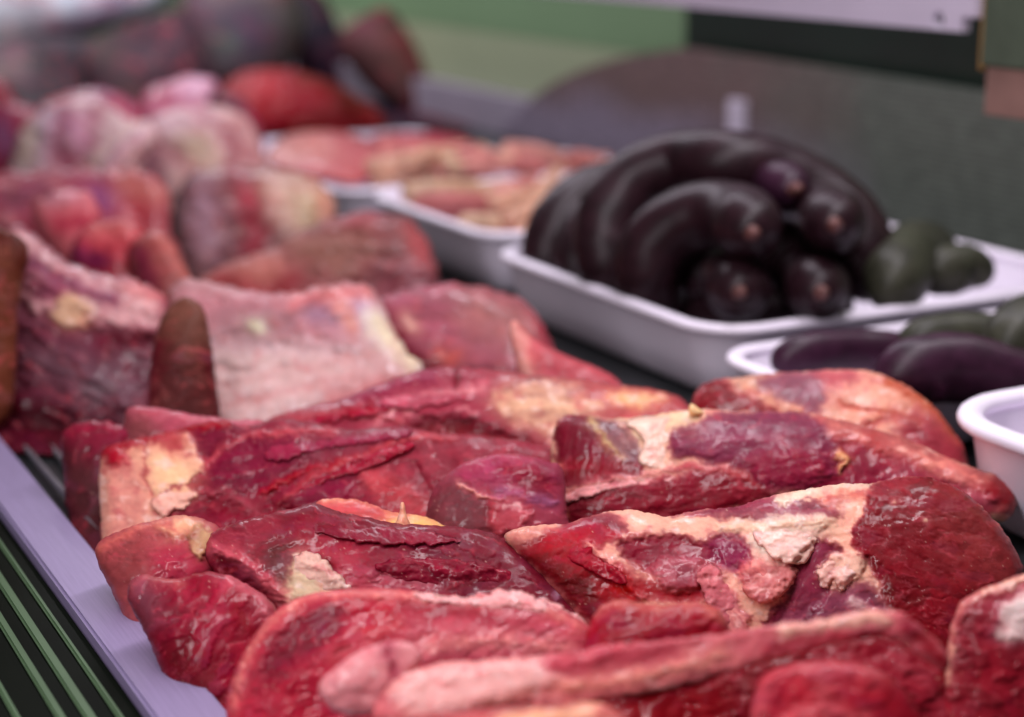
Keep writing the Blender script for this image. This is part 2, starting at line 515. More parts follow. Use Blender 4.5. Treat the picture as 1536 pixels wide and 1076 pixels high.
# --- big shoulder piece with the fat left face
shoulder = o = meat('beef_shoulder', 'broad purple red beef shoulder with a cream fat face at left and red top crest', 'meat',
     [(150, 692), (164, 668), (220, 655), (290, 637), (335, 630), (362, 640), (420, 628), (470, 634), (520, 644), (590, 640), (660, 650),
      (730, 655), (800, 666), (845, 690), (850, 760), (790, 810), (600, 820), (400, 840), (250, 840), (165, 822), (150, 750)],
     (150, 46, 62), tilt=36, z=.033, T=10, Tb=14, seed=11, step=2.0, fib=(24, .55), lump=2.0, layers=[
         ('p', [(560, 700), (640, 650), (760, 660), (840, 690), (830, 760), (700, 740), (640, 770), (580, 740)], (158, 66, 72), {'f': 12, 'fib': (12, .4)}),
         ('p', [(320, 694), (350, 666), (405, 650), (455, 655), (474, 680), (444, 712), (390, 736), (340, 742), (308, 716)], (136, 34, 60), {'f': 4, 'h': 2.4, 'fs': 14, 'fib': (10, .7)}),
         ('p', [(418, 745), (470, 702), (522, 694), (545, 716), (494, 762), (430, 770)], (142, 34, 62), {'f': 4, 'h': 1.8, 'fs': 10, 'fib': (22, .7)}),
         ('p', [(440, 668), (500, 648), (580, 655), (560, 690), (480, 695)], (150, 72, 78), {'f': 9, 'h': .6}),
         ('l', [(312, 700), (330, 672), (370, 655), (430, 648), (500, 648)], (212, 104, 100), {'w': 7, 'f': 2.5, 'h': 1.6}),
         ('l', [(395, 738), (445, 712), (485, 700), (540, 688), (600, 672)], (182, 22, 46), {'w': 9, 'f': 3, 'h': 1.8}),
         ('l', [(400, 790), (425, 752), (470, 715), (530, 690), (600, 660), (680, 656)], (208, 92, 88), {'w': 6, 'f': 3, 'h': 1.2}),
         ('p', [(540, 705), (590, 715), (630, 745), (650, 775), (600, 770), (560, 745)], (206, 96, 90), {'f': 6, 'h': 1, 'fib': (-30, .5)}),
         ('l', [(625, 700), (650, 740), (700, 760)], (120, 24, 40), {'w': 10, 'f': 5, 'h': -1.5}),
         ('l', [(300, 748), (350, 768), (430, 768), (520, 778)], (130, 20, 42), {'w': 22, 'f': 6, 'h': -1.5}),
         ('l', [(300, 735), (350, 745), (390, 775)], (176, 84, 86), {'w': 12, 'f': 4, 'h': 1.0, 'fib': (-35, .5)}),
         ('p', [(286, 650), (330, 640), (362, 646), (330, 668), (305, 694), (292, 680)], (128, 34, 56), {'f': 5, 'h': -1.2, 'fib': (30, .9)}),
         ('p', [(146, 692), (200, 666), (252, 654), (284, 650), (298, 680), (306, 708), (284, 728), (294, 746), (258, 764), (244, 795), (170, 840), (146, 770)], (222, 160, 128), {'f': 3, 'h': 1.6}),
         ('p', [(160, 700), (205, 690), (225, 740), (215, 800), (170, 830), (155, 760)], (214, 140, 122), {'f': 10, 'h': .6, 'o': .7}),
         ('p', [(230, 690), (265, 690), (285, 718), (262, 740), (235, 730)], (236, 186, 140), {'f': 8, 'h': 1.0}),
         ('l', [(222, 660), (215, 700), (226, 740)], (196, 118, 96), {'w': 4, 'f': 2.5, 'h': -1.2}),
         ('l', [(240, 745), (270, 730), (300, 726)], (190, 110, 92), {'w': 4, 'f': 2, 'h': -1}),
         ('l', [(158, 676), (205, 661), (265, 644), (340, 634)], (176, 20, 44), {'w': 11, 'f': 3, 'h': 2.0}),
         ('p', [(154, 676), (178, 670), (188, 690), (168, 700)], (190, 38, 56), {'f': 4, 'h': 2}),
         ('l', [(250, 655), (262, 668)], (204, 60, 66), {'w': 20, 'f': 8, 'o': .7})])

meat('meat_lump', 'small mauve brown lump with thin pale membrane, wedged left of the red faced shank', 'meat',
     [(640, 775), (648, 738), (678, 706), (720, 686), (765, 680), (815, 690), (845, 705), (850, 760), (860, 795), (800, 815), (740, 812), (680, 800)],
     (176, 84, 92), tilt=50, z=.034, T=10, seed=17, step=2.0, dd=-.01, lump=1.6, layers=[
         ('p', [(638, 780), (655, 735), (688, 712), (706, 735), (738, 765), (738, 812), (690, 805)], (126, 74, 70), {'f': 6, 'fib': (50, .35)}),
         ('p', [(692, 710), (760, 686), (822, 696), (840, 720), (760, 722), (712, 726)], (174, 78, 98), {'f': 6, 'h': .8, 'fib': (8, .5)}),
         ('p', [(750, 700), (810, 700), (832, 740), (790, 735)], (150, 36, 58), {'f': 5, 'fib': (10, .5)}),
         ('l', [(690, 728), (722, 742), (752, 748)], (228, 158, 140), {'w': 7, 'f': 2, 'h': 1.8}),
         ('l', [(748, 736), (790, 748), (828, 752)], (176, 122, 140), {'w': 11, 'f': 4, 'h': 1}),
         ('p', [(735, 752), (780, 750), (800, 775), (780, 800), (742, 795)], (208, 104, 100), {'f': 5, 'h': 1.6}),
         ('l', [(760, 762), (778, 760)], (228, 166, 158), {'w': 7, 'f': 3})])

# --- orange fat piece behind
meat('meat_cut', 'orange fat covered cut with a dark red left tip, beside the white tub', 'meat',
     [(1036, 607), (1050, 580), (1080, 569), (1110, 567), (1150, 560), (1220, 557), (1290, 555), (1340, 569), (1390, 600), (1422, 630), (1446, 655),
      (1455, 690), (1420, 705), (1350, 690), (1250, 670), (1150, 650), (1080, 635), (1040, 622)],
     (226, 158, 130), tilt=36, z=.045, T=12, seed=21, terr=.3, step=2.0, lump=2.0, lumps=46, layers=[
         ('p', [(1100, 570), (1150, 560), (1180, 566), (1170, 600), (1120, 590)], (196, 148, 118), {'f': 7, 'fib': (10, .4)}),
         ('p', [(1140, 574), (1180, 558), (1232, 560), (1236, 602), (1216, 626), (1170, 602)], (160, 112, 112), {'f': 6, 'h': -.5, 'fib': (40, .5)}),
         ('p', [(1034, 608), (1054, 576), (1084, 568), (1104, 590), (1156, 610), (1150, 624), (1050, 622)], (140, 20, 36), {'f': 3, 'h': 1.6, 'fib': (30, .6)}),
         ('p', [(1230, 556), (1280, 556), (1285, 575), (1240, 580)], (216, 126, 116), {'f': 6}),
         ('p', [(1350, 640), (1410, 628), (1456, 690), (1400, 700)], (176, 78, 80), {'f': 9, 'fib': (-40, .5)}),
         ('l', [(1330, 572), (1395, 610), (1440, 655)], (214, 124, 74), {'w': 10, 'f': 5, 'h': .8}),
         ('l', [(1260, 600), (1290, 615), (1350, 620)], (214, 120, 84), {'w': 5, 'f': 3, 'h': -1.5}),
         ('l', [(1300, 640), (1345, 625), (1380, 632)], (206, 112, 88), {'w': 5, 'f': 3, 'h': -1.5}),
         ('l', [(1120, 580), (1150, 600), (1200, 615)], (214, 150, 116), {'w': 10, 'f': 4, 'h': .8})])

# --- red faced shank
shank = o = meat('beef_shank', 'long beef shank with dark red cut face at left, grey patch and tapering fatty tail', 'meat',
     [(831, 645), (842, 626), (868, 622), (920, 628), (985, 622), (1050, 614), (1120, 617), (1200, 618), (1240, 625), (1300, 640), (1370, 664),
      (1440, 694), (1500, 714), (1524, 738), (1512, 766), (1470, 768), (1420, 762), (1340, 765), (1250, 775), (1130, 790), (1060, 800), (960, 800),
      (880, 794), (842, 776), (831, 735), (826, 690)],
     (230, 172, 140), tilt=42, z=.036, T=14, Tb=16, seed=25, terr=.3, ext=22, step=1.9, lump=1.4, fib=(10, .22), layers=[
         ('p', [(1236, 640), (1320, 664), (1420, 715), (1505, 745), (1470, 775), (1340, 770), (1250, 780), (1200, 740)], (152, 30, 60), {'f': 7, 'fib': (-68, .6)}),
         ('l', [(1236, 634), (1330, 660), (1420, 700), (1490, 730)], (222, 138, 116), {'w': 36, 'f': 6, 'h': 1.6, 'fib': (-20, .4)}),
         ('l', [(1250, 628), (1330, 650), (1400, 680)], (176, 116, 92), {'w': 8, 'f': 5, 'o': .7}),
         ('l', [(1310, 656), (1322, 672)], (196, 70, 56), {'w': 12, 'f': 6, 'o': .7}),
         ('l', [(1492, 742), (1514, 746)], (172, 34, 40), {'w': 34, 'f': 7, 'h': 1}),
         ('l', [(1340, 725), (1420, 742), (1480, 752)], (206, 120, 118), {'w': 14, 'f': 6, 'h': 1}),
         ('p', [(1004, 660), (1030, 631), (1100, 620), (1190, 618), (1236, 640), (1256, 690), (1232, 724), (1150, 734), (1110, 704), (1050, 692), (1010, 682)],
          (138, 64, 82), {'f': 3.5, 'h': 2.6, 'fs': 14, 'fib': (12, .3)}),
         ('p', [(1116, 690), (1190, 668), (1240, 688), (1236, 722), (1170, 735), (1130, 724)], (158, 36, 64), {'f': 9, 'h': 1.2, 'o': .85}),
         ('p', [(1040, 640), (1090, 626), (1150, 630), (1120, 650), (1060, 660)], (150, 82, 98), {'f': 9, 'o': .7}),
         ('l', [(1062, 672), (1120, 656), (1180, 662)], (176, 96, 108), {'w': 8, 'f': 5, 'o': .6}),
         ('l', [(1256, 678), (1270, 690), (1262, 704)], (228, 160, 110), {'w': 9, 'f': 2.5, 'h': 2.2}),
         ('p', [(833, 640), (848, 624), (884, 627), (902, 652), (936, 682), (968, 702), (930, 716), (880, 727), (846, 730), (834, 695)],
          (124, 22, 44), {'f': 2.5, 'h': 1.2, 'fib': (76, .9)}),
         ('p', [(848, 700), (890, 690), (950, 700), (925, 714), (870, 724)], (150, 20, 40), {'f': 6, 'o': .8}),
         ('p', [(886, 630), (935, 634), (962, 656), (958, 692), (932, 686), (906, 656)], (136, 108, 98), {'f': 3.5, 'h': -.3, 'fib': (-50, .55)}),
         ('l', [(884, 630), (904, 656), (932, 688)], (190, 156, 104), {'w': 6, 'f': 3}),
         ('p', [(838, 752), (900, 730), (1000, 716), (1060, 706), (1112, 714), (1154, 745), (1060, 775), (950, 798), (870, 792), (840, 775)],
          (140, 24, 44), {'f': 3, 'h': 2.0, 'fs': 10, 'fib': (8, .8)}),
         ('l', [(840, 738), (900, 724), (960, 712), (1030, 702), (1090, 704)], (224, 146, 130), {'w': 10, 'f': 3, 'h': 1.4}),
         ('l', [(836, 700), (836, 740), (848, 772)], (220, 140, 110), {'w': 8, 'f': 3, 'h': 1}),
         ('l', [(1012, 700), (1090, 706), (1140, 730)], (190, 60, 60), {'w': 4, 'f': 3, 'o': .7}),
         ('l', [(960, 645), (1000, 630), (1040, 622)], (238, 196, 150), {'w': 18, 'f': 8, 'h': .7, 'fib': (25, .5)})])
solid('fat_tab', [(1034, 622), (1036, 606), (1045, 610), (1056, 622)], (232, 186, 132), tilt=60, z=.06, T=2.5, Tb=3, seed=27, step=1.5, parent=o, rag=.4)

# --- the large piece with the red cut end
joint = o = meat('beef_joint', 'large beef joint with smooth dark red cut end at right and cream fat at left', 'meat',
     [(757, 802), (790, 790), (850, 785), (900, 770), (950, 765), (1000, 775), (1050, 765), (1100, 760), (1150, 746), (1200, 736), (1260, 726), (1305, 725),
      (1350, 716), (1390, 716), (1432, 730), (1470, 758), (1502, 792), (1526, 830), (1536, 858), (1530, 900), (1480, 990), (1425, 1020), (1380, 1030), (1200, 1030), (1050, 1020),
      (950, 1000), (890, 950), (850, 900), (800, 852), (770, 826)],
     (232, 168, 138), tilt=46, z=.034, T=17, Tb=16, seed=31, terr=.15, step=1.9, lump=1.1, fib=(10, .2), layers=[
         ('p', [(1008, 772), (1060, 760), (1150, 745), (1222, 750), (1262, 778), (1200, 786), (1100, 776)], (150, 62, 76), {'f': 4, 'h': 1.2, 'fib': (12, .5)}),
         ('l', [(1170, 752), (1215, 738), (1260, 730), (1300, 728)], (238, 204, 172), {'w': 13, 'f': 3, 'h': 1.2}),
         ('l', [(1240, 748), (1275, 742), (1300, 744)], (216, 104, 76), {'w': 14, 'f': 6, 'o': .7}),
         ('p', [(770, 815), (850, 790), (912, 776), (926, 808), (886, 826), (930, 850), (956, 894), (930, 960), (880, 930), (830, 870)], (182, 22, 46), {'f': 4, 'h': .6, 'fib': (20, .4)}),
         ('p', [(757, 802), (800, 790), (820, 800), (790, 818), (770, 820)], (206, 140, 116), {'f': 4, 'h': 1}),
         ('p', [(790, 830), (850, 850), (890, 880), (900, 940), (850, 900), (810, 860)], (120, 16, 28), {'f': 7}),
         ('l', [(884, 818), (915, 842), (936, 868), (962, 900)], (230, 148, 128), {'w': 12, 'f': 4, 'h': 2}),
         ('p', [(920, 860), (945, 868), (955, 900), (925, 890)], (206, 14, 30), {'f': 4, 'h': -.6}),
         ('l', [(850, 790), (905, 778), (930, 790)], (150, 20, 60), {'w': 16, 'f': 6, 'o': .8}),
         ('p', [(928, 816), (980, 804), (1042, 810), (1084, 838), (1066, 872), (1000, 862), (955, 850)], (146, 30, 52), {'f': 4, 'h': -1.6}),
         ('p', [(980, 846), (1010, 834), (1048, 840), (1062, 862), (1030, 886), (992, 876)], (204, 128, 120), {'f': 5, 'h': 2.4}),
         ('p', [(1010, 850), (1040, 850), (1050, 868), (1020, 876)], (170, 96, 96), {'f': 6}),
         ('l', [(960, 880), (1010, 895), (1050, 888)], (178, 26, 40), {'w': 22, 'f': 6, 'h': -.8}),
         ('p', [(1058, 812), (1106, 800), (1132, 838), (1114, 862), (1080, 850)], (144, 40, 76), {'f': 5, 'h': -1, 'fib': (-40, .8)}),
         ('p', [(1050, 862), (1072, 848), (1100, 890), (1125, 930), (1110, 960), (1070, 930), (1060, 890)], (222, 142, 128), {'f': 4, 'h': 1.8, 'fib': (-50, .4)}),
         ('p', [(1108, 852), (1150, 830), (1192, 832), (1190, 870), (1166, 896), (1140, 902), (1114, 884)], (216, 132, 116), {'f': 3.5, 'h': 2.6, 'fs': 10, 'fib': (-60, .4)}),
         ('p', [(1136, 784), (1180, 774), (1240, 776), (1230, 800), (1200, 832), (1150, 838), (1128, 812)], (240, 206, 180), {'f': 5, 'h': 1.4, 'fib': (25, .6)}),
         ('p', [(1200, 822), (1240, 808), (1264, 838), (1240, 896), (1190, 944), (1146, 936), (1180, 884)], (138, 50, 68), {'f': 4, 'h': -1.6, 'fib': (60, .5)}),
         ('p', [(1168, 935), (1220, 900), (1290, 876), (1336, 912), (1310, 950), (1180, 952)], (150, 84, 94), {'f': 7, 'fib': (20, .4)}),
         ('p', [(1228, 852), (1262, 830), (1300, 828), (1292, 860), (1262, 880), (1236, 876)], (232, 176, 148), {'f': 3, 'h': 1.8, 'fib': (50, .7)}),
         ('l', [(1278, 900), (1310, 918)], (204, 156, 148), {'w': 16, 'f': 4, 'h': 1}),
         ('l', [(1080, 792), (1160, 788), (1250, 786)], (236, 186, 152), {'w': 12, 'f': 5, 'h': 1}),
         ('p', [(1308, 727), (1350, 712), (1390, 712), (1437, 728), (1484, 770), (1526, 830), (1542, 858), (1530, 920), (1480, 1000), (1425, 1025), (1390, 1000), (1345, 930), (1310, 856), (1274, 806), (1296, 770)],
          (142, 26, 38), {'f': 2.5, 'h': 2.2, 'fs': 12, 'fib': (-28, .3)}),
         ('p', [(1440, 742), (1490, 780), (1536, 850), (1510, 890), (1450, 850), (1400, 790)], (158, 78, 66), {'f': 26, 'o': .8}),
         ('l', [(1335, 742), (1385, 752), (1430, 775), (1480, 812)], (112, 18, 26), {'w': 2, 'f': 1.6, 'h': -.45, 'o': .4}),
         ('l', [(1340, 780), (1400, 800), (1470, 845)], (112, 18, 26), {'w': 2, 'f': 1.6, 'h': -.5, 'o': .4}),
         ('l', [(1310, 800), (1360, 826), (1420, 862), (1450, 890)], (112, 18, 26), {'w': 2, 'f': 1.6, 'h': -.5, 'o': .4}),
         ('l', [(1325, 850), (1370, 880), (1420, 925)], (112, 18, 26), {'w': 2, 'f': 1.6, 'h': -.45, 'o': .4}),
         ('l', [(1380, 838), (1420, 850), (1480, 880)], (112, 18, 26), {'w': 2, 'f': 1.6, 'h': -.45, 'o': .4}),
         ('l', [(1400, 770), (1450, 800)], (112, 18, 26), {'w': 2, 'f': 1.6, 'h': -.45, 'o': .4}),
         ('l', [(1360, 900), (1410, 950)], (112, 18, 26), {'w': 2, 'f': 1.6, 'h': -.45, 'o': .4}),
         ('l', [(1340, 755), (1342, 757)], (224, 170, 140), {'w': 5, 'f': 2, 'h': .6}),
         ('l', [(1388, 782), (1390, 783)], (224, 170, 140), {'w': 5, 'f': 2, 'h': .6})])

# --- yellow fat behind the dark piece
o = meat('fat_trimming', 'orange yellow slab of fat with a thin upright spike, behind the dark red flank piece', 'fat',
     [(462, 775), (478, 752), (510, 748), (545, 752), (590, 768), (640, 776), (690, 798), (700, 830), (600, 840), (500, 820)],
     (228, 156, 112), tilt=45, z=.036, T=8, seed=37, step=2.0, layers=[
         ('p', [(480, 755), (540, 752), (580, 770), (540, 785), (490, 778)], (222, 108, 96), {'f': 10}),
         ('l', [(590, 790), (640, 788), (690, 805)], (218, 170, 96), {'w': 14, 'f': 6})])
solid('fat_spike', [(593, 792), (598, 772), (601, 755), (606, 754), (609, 770), (616, 792)], (222, 158, 120), tilt=60, z=.045, T=3, Tb=3, seed=38, step=1.5, parent=o, rag=.5, dd=-.003)

# --- left bits
o = meat('meat_trimming', 'pinkish brown trimming with an olive yellow spot of fat, beside the steel rim', 'meat',
     [(143, 826), (175, 798), (235, 780), (275, 772), (320, 786), (345, 810), (330, 850), (300, 880), (250, 900), (205, 910), (170, 872)],
     (186, 112, 98), tilt=50, z=.03, T=13, seed=41, step=2.0, lump=2.2, layers=[
         ('p', [(150, 830), (215, 800), (210, 880), (180, 880)], (160, 90, 78), {'f': 10, 'fib': (40, .4)}),
         ('p', [(235, 790), (275, 775), (300, 786), (270, 815)], (226, 160, 122), {'f': 7, 'h': 1.5}),
         ('p', [(230, 830), (290, 820), (320, 860), (250, 880)], (190, 70, 84), {'f': 9, 'h': 1}),
         ('p', [(284, 800), (292, 786), (308, 790), (316, 808), (312, 830), (298, 838), (286, 826)], (188, 146, 104), {'f': 3, 'h': 2}),
         ('l', [(150, 826), (200, 795), (250, 782)], (216, 132, 106), {'w': 9, 'f': 4, 'h': 1})])

# --- dark red flank piece
flank = meat('beef_flank', 'dark red flank piece lying behind the front steak, pale fat blob near its left end', 'meat',
     [(312, 806), (360, 782), (430, 765), (470, 756), (520, 770), (600, 785), (680, 790), (740, 801), (785, 832), (835, 872), (875, 905), (890, 960),
      (800, 980), (600, 970), (440, 960), (390, 920), (350, 880), (312, 846)],
     (126, 26, 42), tilt=44, z=.03, T=12, seed=45, step=2.0, fib=(-18, .6), lump=1.8, layers=[
         ('p', [(560, 800), (680, 795), (780, 840), (860, 900), (760, 900), (620, 850)], (120, 36, 48), {'f': 18, 'fib': (-20, .4)}),
         ('p', [(395, 800), (430, 815), (440, 850), (420, 880), (390, 850)], (92, 54, 44), {'f': 10}),  # brown shade put into the flank's colour
         ('p', [(320, 800), (370, 790), (420, 780), (410, 810), (350, 830)], (150, 60, 66), {'f': 8}),
         ('l', [(318, 822), (360, 838), (400, 872), (430, 900)], (212, 118, 112), {'w': 15, 'f': 5, 'h': 2}),
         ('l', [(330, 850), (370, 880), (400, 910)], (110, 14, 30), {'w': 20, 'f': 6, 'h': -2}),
         ('p', [(438, 850), (452, 826), (480, 836), (500, 858), (520, 880), (500, 905), (450, 905), (428, 885)], (216, 184, 146), {'f': 7, 'h': 2}),
         ('p', [(460, 820), (520, 815), (570, 850), (620, 880), (560, 895), (510, 870)], (196, 90, 94), {'f': 12, 'h': .8, 'o': .8}),
         ('l', [(470, 836), (500, 850)], (140, 30, 40), {'w': 14, 'f': 5, 'h': -1}),
         ('l', [(570, 868), (640, 872)], (226, 160, 150), {'w': 16, 'f': 8, 'o': .8}),
         ('l', [(450, 790), (540, 830), (600, 880)], (150, 24, 48), {'w': 24, 'f': 12, 'o': .7}),
         ('l', [(430, 768), (474, 760), (520, 774)], (110, 44, 44), {'w': 14, 'f': 6, 'o': .8}),
         ('l', [(838, 893), (848, 890)], (230, 200, 205), {'w': 5, 'f': 3, 'o': .6})])

# --- red block by the rim
block = meat('beef_block', 'smooth crimson block of meat leaning on the steel rim at the lower left', 'meat',
     [(193, 876), (215, 862), (260, 869), (310, 858), (350, 866), (392, 890), (416, 918), (420, 980), (400, 1060), (370, 1130), (310, 1110), (250, 1010), (218, 950), (196, 912)],
     (156, 24, 52), tilt=58, z=.024, T=13, seed=49, step=2.2, fib=(65, .25), lump=1.4, layers=[
         ('l', [(345, 868), (385, 892), (408, 925)], (222, 136, 128), {'w': 16, 'f': 7, 'h': 1.6}),
         ('l', [(195, 880), (230, 868), (270, 872)], (206, 128, 108), {'w': 9, 'f': 4, 'h': .8}),
         ('p', [(194, 880), (225, 880), (235, 930), (215, 945)], (146, 96, 96), {'f': 14}),
         ('l', [(280, 890), (300, 920), (330, 905), (320, 960)], (196, 70, 84), {'w': 7, 'f': 6, 'o': .7}),
         ('l', [(355, 900), (365, 930), (380, 950)], (150, 10, 40), {'w': 16, 'f': 7, 'o': .8}),
         ('p', [(230, 960), (300, 1000), (340, 1100), (290, 1080)], (120, 14, 36), {'f': 16})])

# --- small red roll right of the steak
meat('meat_scrap', 'small bright red scrap with a creamy rim, between the steak and the large joint', 'meat',
     [(878, 950), (900, 912), (935, 900), (985, 908), (1045, 904), (1085, 922), (1096, 960), (1050, 990), (940, 1000), (885, 985)],
     (168, 20, 46), tilt=50, z=.04, dd=-.02, T=9, seed=53, step=2.2, layers=[
         ('l', [(895, 915), (940, 902), (990, 912), (1048, 906), (1086, 930)], (222, 142, 110), {'w': 11, 'f': 5, 'h': 1}),
         ('p', [(920, 930), (980, 925), (1060, 930), (1050, 960), (940, 965)], (150, 14, 40), {'f': 10})])

# --- front steak
steak = o = meat('beef_steak', 'front left steak with a pink fat rim around a dark oval muscle', 'steak',
     [(336, 1090), (344, 1022), (370, 970), (410, 920), (450, 896), (500, 885), (560, 882), (640, 890), (700, 898), (760, 888), (820, 904), (870, 930),
      (892, 955), (880, 1000), (800, 1040), (700, 1060), (600, 1090), (500, 1150), (340, 1150)],
     (186, 58, 72), tilt=50, z=.036, T=11, seed=57, step=2.2, fib=(20, .25), lump=1.6, layers=[
         ('p', [(620, 930), (760, 925), (880, 950), (860, 990), (740, 1000), (620, 985)], (206, 110, 108), {'f': 14, 'h': .6}),
         ('p', [(384, 1024), (412, 960), (455, 922), (500, 908), (520, 912), (508, 950), (465, 986), (420, 1022)], (124, 18, 44), {'f': 6, 'h': -1.2, 'fib': (45, .3)}),
         ('p', [(528, 918), (575, 908), (596, 930), (588, 948), (540, 950)], (190, 12, 48), {'f': 6, 'h': -.4}),
         ('p', [(600, 902), (660, 902), (745, 922), (740, 934), (670, 928), (612, 920)], (156, 38, 54), {'f': 5, 'h': -.6}),
         ('l', [(350, 1060), (368, 990), (410, 930), (470, 896), (540, 890), (640, 896), (720, 904), (800, 908), (870, 940)], (224, 138, 118), {'w': 13, 'f': 5, 'h': 1.2}),
         ('l', [(500, 990), (540, 960), (600, 940)], (214, 110, 100), {'w': 16, 'f': 8, 'o': .7}),
         ('l', [(640, 890), (690, 894)], (240, 196, 178), {'w': 10, 'f': 4, 'h': 1.4}),
         ('l', [(752, 892), (810, 908)], (240, 190, 186), {'w': 10, 'f': 4, 'h': 1}),
         ('l', [(640, 970), (740, 960), (850, 975)], (222, 140, 126), {'w': 22, 'f': 9, 'h': .8}),
         ('p', [(400, 1040), (470, 1010), (500, 1060), (440, 1120), (370, 1120)], (176, 34, 56), {'f': 14})])
meat('fat_chunk', 'pale pink double chunk of fat resting on the front of the steak', 'fat',
     [(478, 1036), (500, 1004), (548, 972), (590, 962), (622, 968), (632, 992), (600, 1040), (560, 1072), (510, 1070)],
     (228, 150, 144), tilt=60, z=.045, dd=-.022, T=5, pw=.33, ext=0, seed=59, step=2.2, layers=[
         ('l', [(578, 968), (590, 1000), (590, 1040)], (180, 80, 84), {'w': 6, 'f': 5, 'h': -1.6})])

# --- the pale strip and pieces under it
meat('beef_slice', 'deep red slice of meat in the shade under the long pale fat strip', 'meat',
     [(860, 1060), (960, 1025), (1080, 990), (1200, 962), (1310, 950), (1385, 985), (1430, 1030), (1450, 1140), (860, 1140)],
     (146, 16, 40), tilt=52, z=.03, T=9, seed=61, step=2.4, lump=2.4, fib=(15, .3), layers=[
         ('p', [(1230, 1000), (1320, 990), (1400, 1040), (1400, 1080), (1330, 1050)], (186, 54, 66), {'f': 12, 'h': 1.4}),
         ('l', [(1340, 985), (1390, 1020), (1420, 1070)], (208, 100, 100), {'w': 8, 'f': 6, 'o': .7}),
         ('p', [(870, 1060), (1000, 1030), (1080, 1050), (1060, 1110), (880, 1120)], (170, 14, 42), {'f': 14})])
meat('fat_strip', 'long pale pink strip of fat and meat draped across the front of the heap', 'fat',
     [(560, 1080), (590, 1022), (640, 1000), (720, 990), (800, 984), (900, 970), (1000, 960), (1080, 950), (1150, 940), (1220, 930), (1290, 917), (1340, 917), (1382, 940),
      (1418, 975), (1424, 1004), (1392, 994), (1345, 962), (1300, 957), (1200, 980), (1080, 1014), (960, 1042), (850, 1056), (760, 1060), (680, 1084), (640, 1110)],
     (224, 132, 122), tilt=50, z=.047, dd=-.03, T=2.4, Tb=4, pw=.22, ext=0, seed=65, step=2.2, rag=3, layers=[
         ('p', [(595, 1025), (680, 1000), (790, 995), (838, 1020), (770, 1045), (680, 1070), (620, 1070)], (240, 176, 162), {'f': 9, 'h': 1.4}),
         ('l', [(830, 1000), (930, 985), (1000, 978)], (196, 70, 80), {'w': 18, 'f': 8, 'o': .8}),
         ('l', [(850, 1030), (960, 1015), (1080, 985)], (232, 152, 128), {'w': 14, 'f': 7, 'h': .8}),
         ('l', [(1180, 945), (1290, 927), (1330, 930)], (238, 178, 152), {'w': 12, 'f': 6, 'h': .8}),
         ('l', [(1360, 940), (1400, 975), (1418, 1000)], (160, 24, 40), {'w': 18, 'f': 6}),
         ('l', [(1150, 975), (1250, 958), (1330, 950)], (178, 40, 56), {'w': 8, 'f': 4})])
meat('meat_roll', 'rounded red roll with a pink fat rim, under the right end of the pale strip', 'meat',
     [(1122, 1090), (1138, 1024), (1178, 998), (1240, 991), (1308, 1000), (1362, 1040), (1396, 1100), (1390, 1150), (1120, 1150)],
     (182, 40, 54), tilt=56, z=.035, dd=-.03, T=11, seed=69, step=2.4, layers=[
         ('l', [(1132, 1090), (1146, 1030), (1190, 1004), (1250, 998), (1320, 1012)], (220, 128, 118), {'w': 12, 'f': 6, 'h': 1.2}),
         ('l', [(1225, 1000), (1235, 1030), (1225, 1060)], (214, 130, 116), {'w': 16, 'f': 9, 'o': .7}),
         ('p', [(1160, 1030), (1210, 1020), (1220, 1070), (1170, 1090)], (196, 50, 62), {'f': 10, 'h': -1}),
         ('l', [(1180, 1080), (1240, 1062), (1300, 1080)], (224, 120, 110), {'w': 10, 'f': 6, 'h': 1})])
o = meat('bone_steak', 'bone-in steak at the right edge with a cream rim and pale exposed bone', 'steak',
     [(1416, 1030), (1422, 965), (1436, 912), (1468, 886), (1536, 860), (1600, 846), (1640, 900), (1640, 1140), (1420, 1140)],
     (188, 58, 66), tilt=56, z=.036, dd=-.02, T=9, seed=73, step=2.4, marb=((222, 130, 120), .15, 30), layers=[
         ('l', [(1422, 1020), (1428, 960), (1444, 914), (1480, 888), (1540, 866), (1610, 850)], (232, 170, 142), {'w': 13, 'f': 4, 'h': 1}),
         ('p', [(1482, 940), (1510, 905), (1560, 885), (1640, 870), (1640, 950), (1560, 955), (1512, 966)], (240, 212, 196), {'f': 6, 'h': 1}),
         ('p', [(1440, 930), (1470, 905), (1500, 930), (1470, 990), (1445, 1010)], (160, 44, 56), {'f': 9}),
         ('p', [(1470, 1000), (1560, 960), (1620, 1000), (1600, 1100), (1480, 1080)], (176, 46, 58), {'f': 14})])
meat('fat_trimming', 'peach coloured band of fat along the bottom edge, below the long pale strip', 'fat',
     [(520, 1110), (620, 1076), (740, 1062), (860, 1052), (925, 1066), (960, 1110), (940, 1150), (520, 1150)],
     (226, 136, 116), tilt=52, z=.04, dd=-.035, T=9, seed=77, step=2.6, layers=[
         ('l', [(560, 1080), (700, 1062), (850, 1058)], (150, 36, 50), {'w': 12, 'f': 7}),
         ('l', [(760, 1080), (880, 1068)], (236, 176, 130), {'w': 14, 'f': 8})])

